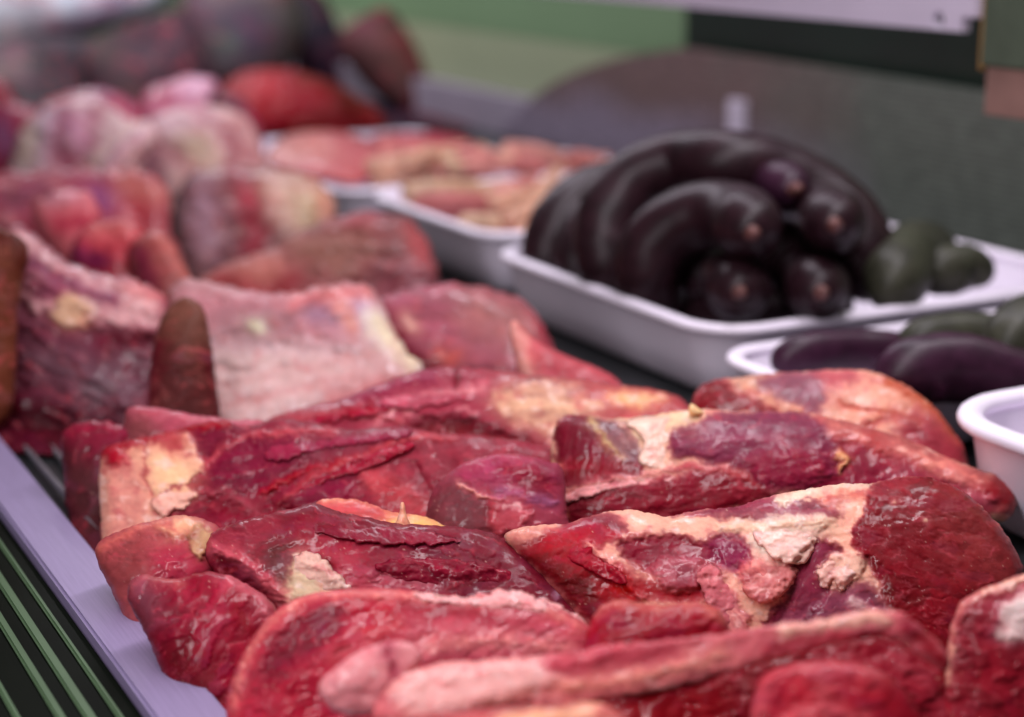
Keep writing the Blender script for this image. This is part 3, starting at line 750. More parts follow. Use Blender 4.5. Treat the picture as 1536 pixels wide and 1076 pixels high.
# --- loose sheets of fat and muscle on the front pieces
flap('fat_flap', joint, [(1126, 792), (1150, 778), (1186, 770), (1238, 776), (1254, 800), (1226, 818), (1204, 846), (1172, 842), (1146, 826)], (230, 180, 158), 201, (-100, 2.2), fib=(30, .5))
flap('fat_flap', joint, [(1106, 858), (1146, 832), (1190, 836), (1194, 866), (1170, 896), (1140, 904), (1114, 886)], (216, 138, 122), 203, (-70, 2.6))
flap('fat_flap', joint, [(1226, 858), (1244, 842), (1264, 830), (1308, 826), (1300, 850), (1284, 868), (1262, 886), (1250, 870), (1236, 884)], (226, 168, 148), 205, (-120, 2.0), rag=3.5, fib=(50, .7))
flap('muscle_flap', joint, [(1046, 862), (1072, 848), (1100, 884), (1130, 932), (1112, 952), (1080, 940), (1060, 905)], (218, 134, 126), 207, (180, 2.2))
flap('muscle_flap', joint, [(790, 808), (860, 790), (914, 796), (920, 812), (890, 828), (926, 852), (944, 878), (900, 866), (850, 838)], (172, 24, 50), 209, (-80, 2.4), fib=(20, .4))
flap('muscle_flap', shoulder, [(396, 664), (440, 644), (520, 648), (596, 640), (620, 650), (560, 664), (480, 674), (430, 690), (398, 690)], (150, 48, 70), 211, (-80, 2.0), fib=(10, .6))
flap('muscle_flap', shoulder, [(404, 738), (452, 704), (520, 688), (606, 664), (620, 672), (560, 700), (500, 718), (440, 744)], (176, 34, 62), 213, (-60, 2.2), fib=(24, .5))
flap('fat_flap', shoulder, [(226, 750), (258, 732), (300, 722), (322, 730), (296, 748), (268, 766), (240, 774)], (224, 164, 140), 217, (-100, 2.0), rag=3)
flap('muscle_flap', flank, [(428, 778), (480, 762), (560, 784), (650, 798), (690, 812), (600, 818), (500, 806)], (146, 44, 60), 219, (-90, 1.8), fib=(-18, .6))
flap('fat_flap', flank, [(434, 856), (452, 828), (482, 834), (506, 858), (528, 886), (506, 904), (462, 902)], (216, 168, 146), 221, (60, 2.0), rag=3)
flap('muscle_flap', flank, [(560, 850), (640, 836), (740, 850), (800, 884), (760, 900), (640, 884)], (150, 34, 56), 223, (90, 1.6), fib=(-22, .6))
flap('fat_seam', shank, [(838, 744), (900, 724), (980, 706), (1062, 698), (1112, 710), (1060, 720), (970, 726), (900, 740), (846, 758)], (228, 152, 142), 227, (-90, 1.2))
flap('fat_seam', shank, [(940, 632), (1000, 620), (1040, 622), (1010, 650), (1002, 690), (1040, 702), (990, 706), (958, 692), (964, 656)], (234, 186, 160), 229, (180, 1.2), fib=(60, .4))
flap('fat_fringe', steak, [(620, 888), (690, 896), (760, 886), (824, 902), (880, 936), (860, 944), (800, 922), (720, 912), (640, 904)], (232, 158, 148), 231, (90, 1.6), rag=3.5)
flap('muscle_flap', slab, [(394, 644), (470, 616), (560, 602), (612, 596), (570, 620), (490, 634), (420, 652)], (170, 22, 54), 233, (-80, 2.2), rag=3, fib=(12, .5))
flap('fat_seam', slab, [(560, 606), (620, 584), (700, 578), (750, 590), (690, 602), (620, 612)], (200, 104, 108), 235, (-90, 1.8), rag=3)

# ================================================================== MIDDLE MEAT
meat('meat_roll', 'smooth rounded purple pink roast below the long white tray of necks', 'meat',
     [(553, 468), (570, 446), (620, 431), (680, 425), (740, 434), (790, 454), (815, 488), (838, 528), (840, 580), (760, 600), (680, 600), (620, 580), (588, 540), (560, 500)],
     (168, 82, 98), tilt=45, z=.04, T=24, seed=81, deep=.3, sat=0.9, rag=2.5, fold=2, step=3.2, fib=(0, .3), layers=[
         ('p', [(690, 440), (780, 450), (820, 510), (760, 520), (700, 490)], (160, 94, 88), {'f': 18}),
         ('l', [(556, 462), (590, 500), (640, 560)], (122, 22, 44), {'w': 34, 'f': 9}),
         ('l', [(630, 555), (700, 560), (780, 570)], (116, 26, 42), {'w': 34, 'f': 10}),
         ('l', [(660, 530), (680, 536)], (200, 84, 60), {'w': 14, 'f': 6}),
         ('l', [(612, 480), (618, 490)], (222, 160, 132), {'w': 12, 'f': 5}),
         ('l', [(810, 490), (835, 545)], (164, 34, 54), {'w': 16, 'f': 7})])
meat('meat_strip', 'narrow red strip with an upright pale fat edge, beside the black sausage tray', 'meat',
     [(764, 495), (774, 480), (800, 508), (860, 538), (920, 562), (950, 588), (950, 620), (860, 620), (800, 600), (776, 556)],
     (192, 72, 80), tilt=50, z=.04, dd=-.02, T=8, seed=83, deep=.3, sat=0.9, step=2.8, layers=[
         ('l', [(770, 488), (780, 520), (792, 575)], (230, 150, 128), {'w': 17, 'f': 6, 'h': 1}),
         ('l', [(830, 550), (930, 590)], (178, 54, 66), {'w': 16, 'f': 7})])
meat('rib_slab', 'wide pale fatty rib slab with pink and yellowish streaks in the middle of the counter', 'meat',
     [(252, 440), (280, 418), (340, 430), (420, 440), (480, 430), (540, 425), (572, 450), (592, 500), (616, 530), (634, 550), (580, 590), (480, 640), (380, 662), (320, 670), (296, 640), (280, 560), (262, 500)],
     (188, 136, 126), tilt=34, z=.042, T=16, rag=2.6, terr=1.2, seed=85, deep=.3, sat=.85, fold=3, step=3.0, lump=2.4, fib=(28, .7), layers=[
         ('p', [(262, 432), (340, 432), (540, 434), (574, 470), (540, 510), (430, 520), (330, 500), (280, 480)], (200, 124, 128), {'f': 14, 'h': 1.2}),
         ('p', [(330, 470), (420, 465), (450, 500), (380, 515), (330, 505)], (160, 108, 112), {'f': 12}),
         ('l', [(470, 468), (500, 478)], (146, 112, 138), {'w': 24, 'f': 9}),
         ('l', [(540, 462), (556, 480)], (178, 146, 172), {'w': 22, 'f': 10}),
         ('l', [(440, 450), (510, 438), (550, 440)], (222, 100, 92), {'w': 12, 'f': 7}),
         ('l', [(510, 460), (530, 490)], (228, 136, 108), {'w': 14, 'f': 7}),
         ('l', [(378, 486), (392, 492)], (226, 214, 150), {'w': 10, 'f': 5}),
         ('l', [(320, 516), (420, 522), (500, 530)], (176, 120, 126), {'w': 12, 'f': 7, 'h': -2}),
         ('l', [(560, 480), (600, 525), (622, 548)], (232, 206, 152), {'w': 22, 'f': 8}),
         ('p', [(330, 530), (480, 530), (560, 560), (480, 600), (380, 630), (320, 620)], (226, 178, 160), {'f': 16}),
         ('l', [(340, 610), (430, 585), (540, 560)], (204, 112, 106), {'w': 8, 'f': 7, 'o': .7}),
         ('l', [(330, 580), (430, 555), (560, 535)], (210, 130, 120), {'w': 7, 'f': 6, 'o': .6}),
         ('l', [(500, 600), (600, 572)], (210, 96, 100), {'w': 22, 'f': 12, 'o': .8})])
meat('meat_joint', 'bulky mauve joint at the left edge topped with a ragged ridge of pinkish fat', 'meat',
     [(18, 338), (46, 348), (92, 386), (150, 408), (200, 418), (240, 438), (252, 466), (244, 510), (240, 580), (236, 670), (150, 690), (40, 680), (-40, 660), (-50, 480), (-20, 380)],
     (118, 66, 74), tilt=52, z=.05, T=20, ext=0, seed=87, deep=.9, terr=1.8, rag=4, fold=3, step=3.0, lump=3, fib=(-15, .5), layers=[
         ('p', [(14, 338), (46, 350), (92, 388), (150, 410), (210, 420), (246, 450), (248, 490), (222, 506), (150, 490), (130, 470), (60, 470), (30, 440), (46, 400), (30, 370)], (212, 158, 150), {'f': 7, 'h': 2.6, 'fib': (-22, .8)}),
         ('l', [(50, 395), (110, 430), (170, 450)], (140, 96, 112), {'w': 12, 'f': 6, 'h': -2}),
         ('l', [(60, 430), (90, 440)], (146, 76, 96), {'w': 20, 'f': 8, 'h': -1}),
         ('p', [(82, 462), (104, 440), (140, 466), (136, 490), (110, 494), (84, 486)], (212, 164, 128), {'f': 4, 'h': 3}),
         ('l', [(200, 430), (240, 446)], (220, 136, 124), {'w': 16, 'f': 7}),
         ('l', [(160, 510), (220, 505)], (120, 24, 46), {'w': 18, 'f': 8}),
         ('l', [(60, 540), (130, 560), (190, 580)], (140, 124, 120), {'w': 30, 'f': 16, 'o': .7}),
         ('p', [(-40, 580), (60, 590), (120, 620), (230, 640), (230, 690), (-40, 680)], (84, 14, 34), {'f': 12}),
         ('l', [(130, 590), (170, 580)], (150, 150, 140), {'w': 18, 'f': 10, 'o': .7})])
meat('meat_flap', 'dull brown upright flap standing between the mauve joint and the pale rib slab', 'meat',
     [(222, 640), (224, 560), (236, 494), (256, 458), (280, 446), (304, 462), (316, 510), (328, 590), (332, 630), (322, 680), (226, 680)],
     (118, 76, 62), tilt=72, z=.045, dd=-.01, T=13, Tb=12, seed=89, deep=.3, step=2.8, rag=.8, mat=DRY, layers=[
         ('p', [(240, 520), (290, 545), (328, 580), (336, 640), (300, 670), (230, 660)], (92, 44, 42), {'f': 16}),
         ('l', [(312, 530), (330, 600), (324, 640)], (86, 8, 24), {'w': 18, 'f': 6}),
         ('l', [(236, 520), (224, 600)], (110, 20, 40), {'w': 16, 'f': 9})])
meat('meat_flap', 'brown cut end of meat at the far left edge in front of the fatty ridge', 'meat',
     [(-60, 350), (10, 346), (36, 362), (44, 384), (36, 420), (26, 470), (24, 530), (10, 590), (-60, 600)],
     (110, 60, 42), tilt=72, z=.06, dd=-.075, T=12, Tb=12, seed=91, deep=.3, step=3.0, mat=DRY, layers=[
         ('l', [(-10, 352), (28, 366), (36, 400)], (80, 30, 22), {'w': 22, 'f': 10})])
meat('meat_cut', 'lumpy brownish pink cut lying just below the left tray of pale pieces', 'meat',
     [(292, 420), (340, 396), (400, 375), (450, 346), (510, 323), (560, 318), (612, 330), (642, 362), (656, 402), (655, 450), (600, 480), (450, 470), (350, 470), (296, 450)],
     (150, 78, 78), tilt=45, z=.04, T=20, seed=93, marb=((204, 142, 124), .12, 50), deep=.3, terr=1.8, sat=0.86, rag=3.5, fold=3, step=3.4, lump=3, layers=[
         ('p', [(290, 420), (360, 392), (420, 385), (420, 430), (340, 450)], (218, 128, 106), {'f': 12, 'h': 1}),
         ('l', [(330, 420), (400, 440), (440, 420)], (180, 40, 56), {'w': 22, 'f': 10}),
         ('l', [(575, 355), (600, 362)], (120, 80, 76), {'w': 28, 'f': 12}),
         ('l', [(620, 350), (640, 390)], (196, 78, 76), {'w': 26, 'f': 12}),
         ('p', [(560, 410), (640, 400), (650, 450), (580, 460)], (134, 56, 68), {'f': 14}),
         ('p', [(440, 370), (520, 340), (560, 370), (500, 410)], (158, 104, 84), {'f': 16}),
         ('l', [(520, 330), (560, 326)], (190, 68, 80), {'w': 16, 'f': 9})])
meat('meat_roll', 'mauve rolled roast with one vertical red stripe and a yellowish right end', 'meat',
     [(250, 400), (254, 330), (268, 282), (300, 256), (400, 252), (470, 268), (502, 300), (494, 338), (452, 368), (390, 400), (330, 430), (270, 430)],
     (142, 94, 96), tilt=48, z=.045, T=30, seed=95, marb=((204, 160, 146), .15, 50), deep=.3, terr=1.8, sat=0.86, rag=3, fold=3.5, lump=4, step=3.8, layers=[
         ('l', [(258, 290), (262, 340), (270, 420)], (78, 66, 56), {'w': 34, 'f': 14}),
         ('p', [(390, 262), (470, 270), (500, 305), (440, 340), (400, 310)], (212, 158, 126), {'f': 16}),
         ('l', [(358, 262), (376, 320), (382, 360), (372, 410)], (172, 22, 50), {'w': 30, 'f': 10}),
         ('l', [(462, 296), (468, 340)], (196, 164, 110), {'w': 26, 'f': 12}),
         ('l', [(486, 296), (492, 320)], (222, 136, 96), {'w': 16, 'f': 9}),
         ('l', [(300, 300), (310, 360)], (172, 130, 140), {'w': 34, 'f': 16})])
meat('meat_heap', 'lumpy marbled heap of red, pink and purple meat at the upper left', 'meat',
     [(-50, 275), (40, 255), (150, 252), (220, 258), (250, 286), (256, 340), (282, 396), (296, 440), (240, 470), (180, 440), (100, 410), (30, 370), (-50, 370)],
     (164, 66, 82), tilt=42, z=.045, T=22, seed=97, deep=.3, terr=1.8, sat=0.9, rag=4, fold=4, step=3.4, lump=6, lumps=48, marb=((224, 140, 138), .1, 44), layers=[
         ('l', [(120, 300), (135, 330)], (170, 30, 70), {'w': 30, 'f': 12}),
         ('l', [(146, 292), (160, 304)], (150, 84, 150), {'w': 20, 'f': 12, 'h': 3}),
         ('l', [(90, 330), (80, 350)], (206, 50, 66), {'w': 30, 'f': 12, 'h': 2}),
         ('l', [(205, 310), (215, 340)], (176, 16, 50), {'w': 40, 'f': 12, 'h': -2}),
         ('l', [(150, 345), (190, 350)], (222, 106, 106), {'w': 26, 'f': 10, 'h': 3}),
         ('l', [(120, 385), (150, 395)], (140, 40, 84), {'w': 26, 'f': 10, 'h': -2}),
         ('p', [(200, 370), (240, 352), (282, 400), (292, 440), (240, 450), (205, 410)], (158, 82, 76), {'f': 12, 'h': 3}),
         ('l', [(60, 280), (20, 300)], (150, 84, 104), {'w': 26, 'f': 14}),
         ('l', [(190, 275), (240, 290)], (196, 104, 88), {'w': 30, 'f': 14}),
         ('l', [(70, 350), (100, 420)], (170, 40, 66), {'w': 20, 'f': 9, 'h': -2})])
meat('poultry_piece', 'pale cream and pink folded piece at the upper left, left of the smooth pale lump', 'meat',
     [(12, 262), (28, 204), (58, 166), (100, 148), (150, 150), (190, 176), (226, 186), (232, 218), (200, 262), (140, 290), (50, 290)],
     (214, 166, 154), tilt=50, z=.05, T=22, seed=99, terr=.3, sat=0.85, rag=3, fold=6, step=4, lump=6, lumps=60, layers=[
         ('l', [(70, 180), (62, 230), (56, 260)], (192, 156, 178), {'w': 24, 'f': 12, 'h': 3}),
         ('l', [(45, 200), (40, 240)], (200, 172, 132), {'w': 20, 'f': 12}),
         ('p', [(80, 230), (130, 225), (150, 262), (90, 268)], (166, 100, 84), {'f': 14, 'h': -6}),
         ('l', [(96, 165), (86, 215), (100, 255)], (178, 110, 112), {'w': 12, 'f': 8, 'h': -6}), ('l', [(140, 165), (136, 210)], (190, 112, 116), {'w': 12, 'f': 8, 'h': -5}),
         ('l', [(110, 180), (120, 215)], (222, 142, 166), {'w': 20, 'f': 10}),
         ('l', [(150, 250), (190, 220), (215, 195)], (222, 182, 156), {'w': 22, 'f': 9, 'h': 5})])
meat('poultry_piece', 'smooth rounded pale peach lump at the upper left, beside the first tray', 'meat',
     [(204, 268), (212, 206), (238, 172), (300, 160), (356, 168), (384, 200), (402, 244), (386, 285), (300, 295)],
     (222, 164, 146), tilt=50, z=.055, T=26, seed=101, terr=.3, sat=0.85, rag=3, fold=4, step=4, lump=3, layers=[
         ('l', [(250, 190), (300, 182)], (236, 180, 190), {'w': 26, 'f': 12}),
         ('p', [(262, 205), (310, 200), (320, 245), (280, 250)], (218, 180, 136), {'f': 16}),
         ('l', [(220, 240), (230, 280)], (176, 122, 122), {'w': 40, 'f': 16}), ('l', [(300, 170), (340, 210), (350, 260)], (196, 120, 116), {'w': 14, 'f': 9, 'h': -4}),
         ('l', [(240, 215), (290, 260), (330, 280)], (200, 128, 120), {'w': 12, 'f': 8, 'h': -3}), ('l', [(350, 190), (380, 240)], (206, 132, 116), {'w': 24, 'f': 10})])
meat('meat_strip', 'pink and white streaked strip lying on top behind the pale peach lump', 'meat',
     [(196, 168), (220, 136), (270, 118), (322, 119), (322, 142), (276, 176), (226, 200)],
     (220, 130, 144), tilt=45, z=.075, T=16, seed=103, sat=.8, rag=3, step=4, layers=[
         ('l', [(230, 150), (300, 126)], (236, 170, 186), {'w': 16, 'f': 8}),
         ('l', [(242, 145), (250, 142)], (206, 40, 70), {'w': 16, 'f': 8}),
         ('l', [(205, 150), (215, 160)], (206, 54, 76), {'w': 18, 'f': 8})])
meat('meat_scrap', 'dark crimson scrap at the far left edge below the dark bundles', 'meat',
     [(-60, 130), (0, 118), (24, 150), (60, 170), (62, 200), (24, 260), (-60, 275)],
     (160, 60, 78), tilt=55, z=.06, T=24, seed=105, rag=3, step=4, layers=[
         ('l', [(-20, 130), (10, 150)], (150, 14, 46), {'w': 34, 'f': 12}),
         ('l', [(0, 190), (6, 220)], (150, 130, 150), {'w': 20, 'f': 10})])
meat('meat_scrap', 'greyish mauve scrap of meat behind the pale folded piece', 'meat',
     [(52, 172), (84, 146), (150, 134), (205, 160), (226, 186), (180, 204), (110, 190)],
     (150, 104, 118), tilt=50, z=.07, dd=.06, T=14, seed=107, step=4, layers=[
         ('l', [(180, 160), (200, 180)], (206, 92, 110), {'w': 20, 'f': 8}),
         ('l', [(60, 172), (90, 150)], (196, 80, 74), {'w': 16, 'f': 8})])


meat('meat_scrap', 'pink knob of meat on the left part of the marbled heap', 'meat',
     [(50, 308), (78, 288), (112, 284), (144, 298), (152, 326), (122, 350), (80, 345), (56, 330)], (204, 108, 112), tilt=50, z=.07, dd=-.03, T=16, rag=3, seed=141, deep=.3, step=3.4, lump=4, terr=1.5, layers=[
         ('l', [(70, 300), (110, 292)], (222, 150, 156), {'w': 18, 'f': 8}), ('l', [(90, 335), (130, 335)], (170, 30, 62), {'w': 16, 'f': 7})])
meat('meat_scrap', 'bright red fold of meat low on the marbled heap', 'meat',
     [(104, 372), (124, 346), (164, 330), (208, 338), (220, 372), (186, 404), (140, 404)], (196, 70, 80), tilt=52, z=.06, dd=-.035, T=15, rag=3, seed=143, deep=.3, step=3.4, lump=4, terr=1.5, layers=[
         ('l', [(140, 346), (190, 344)], (224, 120, 116), {'w': 18, 'f': 8}), ('l', [(110, 380), (150, 394)], (130, 36, 84), {'w': 20, 'f': 8})])
meat('meat_scrap', 'brownish rounded fold at the right foot of the marbled heap', 'meat',
     [(190, 380), (206, 356), (236, 346), (262, 368), (292, 424), (290, 460), (226, 456), (200, 420)], (152, 82, 76), tilt=55, z=.05, dd=-.03, T=17, rag=2, seed=145, deep=.3, step=3.4, lump=3, layers=[
         ('l', [(240, 352), (268, 386), (286, 424)], (204, 120, 108), {'w': 16, 'f': 8}), ('l', [(210, 380), (224, 430)], (120, 30, 60), {'w': 22, 'f': 9})])
meat('poultry_piece', 'narrow pale strip folded across the right side of the cream and pink piece', 'meat',
     [(138, 268), (158, 234), (192, 204), (222, 186), (236, 204), (210, 240), (172, 276)], (222, 180, 162), tilt=50, z=.06, dd=-.05, T=16, rag=2.5, seed=147, step=4, terr=0, layers=[
         ('l', [(150, 250), (190, 214), (216, 196)], (224, 160, 170), {'w': 14, 'f': 7}), ('l', [(176, 262), (214, 226)], (160, 104, 100), {'w': 10, 'f': 6, 'h': -3})])

# ================================================================== TRAYS
def rrect(x0, x1, y0, y1, r, off, n=9):
    x0 -= off; x1 += off; y0 -= off; y1 += off; r = max(r + off, 0.002)
    out = []
    for cx, cy, a0 in ((x1 - r, y0 + r, -90), (x1 - r, y1 - r, 0), (x0 + r, y1 - r, 90), (x0 + r, y0 + r, 180)):
        for k in range(n):
            a = math.radians(a0 + 90 * k / (n - 1))
            out.append((cx + r * math.cos(a), cy + r * math.sin(a)))
    return out


def loft(name, rings, cap_first=False, cap_last=False, close=False):
    n = len(rings[0]); v = [p for rg in rings for p in rg]; f = []
    m_ = len(rings)
    for a in range(m_ if close else m_ - 1):
        b = (a + 1) % m_
        for i in range(n):
            j = (i + 1) % n
            f.append((a * n + i, a * n + j, b * n + j, b * n + i))
    if cap_first: f.append(tuple(reversed(range(n))))
    if cap_last: f.append(tuple(range((m_ - 1) * n, m_ * n)))
    return mesh_np(name, v, f, True)


def tray(label, x0, x1, y0, y1, zr, r=0.032, group='white plastic trays along the back of the counter', taper=0.018, bead=0.0042):
    o = empty('plastic_tray', ((x0 + x1) / 2, (y0 + y1) / 2, 0.002))
    tag(o, label, 'tray', group)
    prof = [(-taper - .012, .002), (-taper - .003, .003), (-taper, .006), (-taper * .45, zr * .5), (-.004, zr - .006), (-.002, zr - .003),
            (-.006, zr - .003), (-.008, zr - .008), (-taper * .45 - .003, zr * .5), (-taper - .003, .009), (-taper - .009, .006), (-taper - .02, .0055)]
    rings = [[(px, py, z) for px, py in rrect(x0, x1, y0, y1, r, off)] for off, z in prof]
    link('tray_body', loft('tray_body', rings, True, True), WHITE, o)
    rings = []
    for k in range(12):
        a = 2 * math.pi * k / 12
        rings.append([(px, py, zr - .002 + bead * .8 * math.sin(a)) for px, py in rrect(x0, x1, y0, y1, r, -.003 - bead * 1.15 * math.cos(a))])
    link('tray_rim', loft('tray_rim', rings, close=True), WHITE, o)
    return o


tray('largest white plastic tray, holding the coil of black sausages', .551, .868, .792, 1.078, .050, .036)
tray('white tray filled with small pale pink necks, left of the black sausage tray', .574, .870, 1.118, 1.345, .050, .03)
tray('far white tray with flat pale pink slabs, behind the pale lumps', .556, .858, 1.358, 1.50, .050, .028)
tray('white tray far back under the bright red mince heap', .560, .862, 1.560, 1.86, .030, .028)
tray('white tray of dark sausages, some with painted green reflection, in front of the black sausage tray', .536, .81, .660, .776, .045, .03)
tray('empty white tub cut off by the right edge of the picture', .541, .77, .40, .604, .056, .045, bead=.0055)


# ================================================================== SAUSAGES
def tube(name, pts, rad, mat, parent=None, taper=(1, 1), nseg=22, wob=.05, seed=0, col=None, blunt=.9, sub=9):
    P = catmull(pts, False, sub)
    n = len(P)
    # arclength resample
    sl = np.r_[0, np.cumsum(np.linalg.norm(np.diff(P, axis=0), axis=1))]
    Ltot = sl[-1]
    # dense near ends for round caps
    body = np.linspace(0, 1, max(14, int(Ltot / (rad * .35))))
    tcap = np.sin(np.linspace(0, math.pi / 2, 8))
    cap = rad * blunt / Ltot
    t = np.r_[(1 - tcap[::-1]) * cap, body[(body > cap) & (body < 1 - cap)], 1 - cap + tcap * cap]
    Q = np.stack([np.interp(t * Ltot, sl, P[:, k]) for k in range(3)], 1)
    T_ = np.gradient(Q, axis=0); T_ /= np.linalg.norm(T_, axis=1)[:, None] + 1e-12
    rings = []; K = []
    ref = np.array([.13, .21, .97]); 
    for i in range(len(Q)):
        a = np.cross(T_[i], ref); a /= np.linalg.norm(a); b = np.cross(T_[i], a)
        if i: pass
        e = min(t[i], 1 - t[i]) / cap
        rr = rad * (math.sqrt(max(0.0, 1 - (1 - min(e, 1)) ** 2)) * .985 + .015)
        rr *= taper[0] + (taper[1] - taper[0]) * t[i]
        ring = []
        for k in range(nseg):
            an = 2 * math.pi * k / nseg
            w = 1 + wob * float(fbm(np.array(t[i] * Ltot / rad * .7), np.array(math.cos(an) * .9 + 3), seed, 2)) + wob * .5 * float(gnoise(np.array(t[i] * Ltot / rad * 1.9), np.array(math.sin(an) * 1.6), seed + 4))
            ring.append(Q[i] + rr * w * (math.cos(an) * a + math.sin(an) * b))
        rings.append(ring)
        if col is not None:
            for k in range(nseg):
                an = 2 * math.pi * k / nseg
                q_ = float(fbm(np.array(t[i] * Ltot / rad * .8), np.array(an * .8), seed + 9, 3))
                K.append(lin(col) * (1 + .45 * q_))
    n = nseg; v = np.array([p for rg in rings for p in rg]); f = []
    for a in range(len(rings) - 1):
        for i in range(n):
            j = (i + 1) % n
            f.append((a * n + i, a * n + j, (a + 1) * n + j, (a + 1) * n + i))
    f.append(tuple(reversed(range(n)))); f.append(tuple(range((len(rings) - 1) * n, len(rings) * n)))
    base_pt = np.array([v[:, 0].mean(), v[:, 1].mean(), v[:, 2].min()])
    if parent is not None: base_pt = np.array(parent.location)
    me = mesh_np(name, v - base_pt, f, True, np.clip(np.array(K), .002, .9) if col is not None else None)
    o = bpy.data.objects.new(name, me); C.objects.link(o); me.materials.append(mat)
    if parent is None: o.location = base_pt
    else: o.parent = parent
    return o


BLOOD = sausage_mat('black_pudding', (37, 18, 24))
OLIVE = sausage_mat('green_reflection_sausage', (52, 52, 40), .42)  # green glass reflection put into the casing colour
PLUM = sausage_mat('plum_sausage', (52, 24, 42), .34)
KNOT = plain('tied_casing_end', (104, 62, 58), .5, nscale=200, var=.35, bump=.4)


def pd(*q):
    return [at_d(np.float64(a), np.float64(b), np.float64(c)) for a, b, c in q]


def sausage(label, pts, rad=.0185, mat=None, end=False, group='black sausages coiled in the white tray', seed=0, taper=(1, 1)):
    if group.startswith('black'):            # keep the coil clear of the tray's left wall
        pts = [(a, b, c + .036 * min(1, max(0, (1100 - a) / 110))) for a, b, c in pts]
    P = pd(*pts)
    o = tube('sausage', P, rad, mat or BLOOD, seed=seed, wob=.07, taper=taper, blunt=1.5)
    tag(o, label, 'sausage', group)
    if end:
        d = P[-1] - P[-2]; d /= np.linalg.norm(d)
        e = P[-1]
        tube('tied_end', [e - d * .006, e - d * .001, e + d * .003 + UP * .001, e + d * .007 + UP * .001], .0040, KNOT, parent=o, nseg=12, wob=.35, seed=seed + 3, taper=(1.5, .7))
    return o


sausage('left outermost black sausage of the coil, bending up beside the tray rim', [(842, 430, 1.165), (822, 385, 1.165), (836, 330, 1.175), (880, 292, 1.19), (940, 275, 1.2), (1010, 272, 1.21)], .0188, seed=1)
sausage('short black sausage bend between the leftmost one and the big arch', [(890, 440, 1.125), (868, 400, 1.13), (876, 345, 1.145), (920, 310, 1.165), (980, 300, 1.18)], .0172, seed=2)
sausage('big arching black sausage over the top of the coil', [(942, 450, 1.095), (913, 400, 1.085), (912, 330, 1.09), (952, 274, 1.10), (1020, 248, 1.105), (1090, 246, 1.10), (1160, 260, 1.11), (1225, 290, 1.11), (1275, 335, 1.10), (1298, 395, 1.09), (1296, 450, 1.08)], .0218, seed=3)
sausage('inner looped black sausage, its tied end facing out under the big arch', [(1000, 470, 1.07), (970, 430, 1.05), (980, 372, 1.045), (1022, 334, 1.05), (1072, 322, 1.055), (1112, 330, 1.04), (1128, 350, .995)], .0212, end=True, seed=4)
sausage('black sausage with a pale puckered end, upper right of the coil', [(1180, 330, 1.12), (1225, 318, 1.09), (1248, 330, 1.04), (1252, 338, 1.005)], .0196, end=True, seed=5)
sausage('black sausage whose rounded end sits lowest, just above the tray rim', [(1086, 400, 1.11), (1102, 425, 1.06), (1110, 440, 1.0)], .0196, end=True, seed=6)
sausage('black sausage with a ring shaped puckered end at the lower right', [(1190, 400, 1.11), (1218, 425, 1.06), (1232, 440, 1.003)], .0192, end=True, seed=7)
sausage('black sausage with a reddish end tucked under the top of the big arch', [(1120, 300, 1.14), (1165, 280, 1.09), (1193, 285, 1.055)], .0160, end=True, mat=PLUM, seed=8)
sausage('black sausage deep inside the coil behind the tied ends', [(1020, 440, 1.08), (1080, 400, 1.10), (1160, 385, 1.11), (1240, 390, 1.11), (1290, 430, 1.09)], .0205, seed=9)
sausage('black sausage at the bottom of the coil, behind the tray front', [(985, 470, 1.12), (1060, 475, 1.10), (1170, 470, 1.09), (1280, 450, 1.09)], .018, seed=10)
sausage('brown sausage with a green reflection in its colour, at the right end of the coil', [(1335, 455, 1.05), (1345, 415, 1.07), (1358, 392, 1.10), (1375, 380, 1.15), (1400, 378, 1.2)], .0215, OLIVE, seed=11)
sausage('mottled sausage coloured with a green reflection, lying alone at the right of the coil tray', [(1384, 432, 1.085), (1415, 408, 1.09), (1455, 402, 1.095), (1488, 420, 1.09)], .0160, OLIVE, seed=12)
G4 = 'dark sausages in the smaller front tray'
sausage('dark plum sausage at the left end of the smaller front tray', [(1158, 548, .945), (1210, 532, .95), (1270, 526, .96), (1335, 530, .965), (1370, 550, .965)], .0125, PLUM, group=G4, seed=13)
sausage('sausage coloured with a green reflection, at the back of the smaller front tray', [(1350, 535, .955), (1400, 512, .965), (1470, 508, .97), (1560, 525, .975)], .0150, OLIVE, group=G4, seed=14)
sausage('thick plum and green sausage lying across the smaller front tray', [(1318, 585, .89), (1370, 558, .895), (1440, 552, .90), (1510, 570, .90), (1600, 600, .90)], .0185, PLUM, group=G4, seed=15)
sausage('upper sausage coloured with a green reflection, at the right edge of the smaller front tray', [(1500, 545, .91), (1540, 500, .93), (1600, 480, .95)], .020, OLIVE, group=G4, seed=16)

# ================================================================== PALE NECKS
NK = [((545, 256), (600, 246), (640, 238)), ((655, 252), (710, 247), (768, 252)), ((600, 294), (660, 284), (728, 282)), ((726, 292), (770, 282), (806, 276)),
      ((640, 322), (700, 318), (752, 326)), ((752, 334), (796, 316), (838, 292)), ((792, 302), (822, 276), (846, 250)), ((842, 268), (872, 252), (910, 240)),
      ((690, 334), (730, 334), (772, 342)), ((820, 330), (842, 300), (860, 270)), ((650, 268), (690, 266), (740, 268)), ((560, 272), (600, 268), (640, 264)),
      ((700, 232), (740, 236), (780, 240)), ((780, 262), (810, 250), (840, 236)), ((590, 240), (630, 228), (680, 222)), ((840, 245), (870, 238), (900, 246)),
      ((620, 305), (680, 302), (730, 304)), ((740, 312), (780, 300), (820, 290)), ((640, 232), (690, 228), (730, 226)), ((760, 228), (800, 232), (850, 240))]
NC = [(214, 166, 142), (216, 148, 138), (202, 164, 136), (208, 134, 128), (188, 112, 110), (206, 156, 132)]
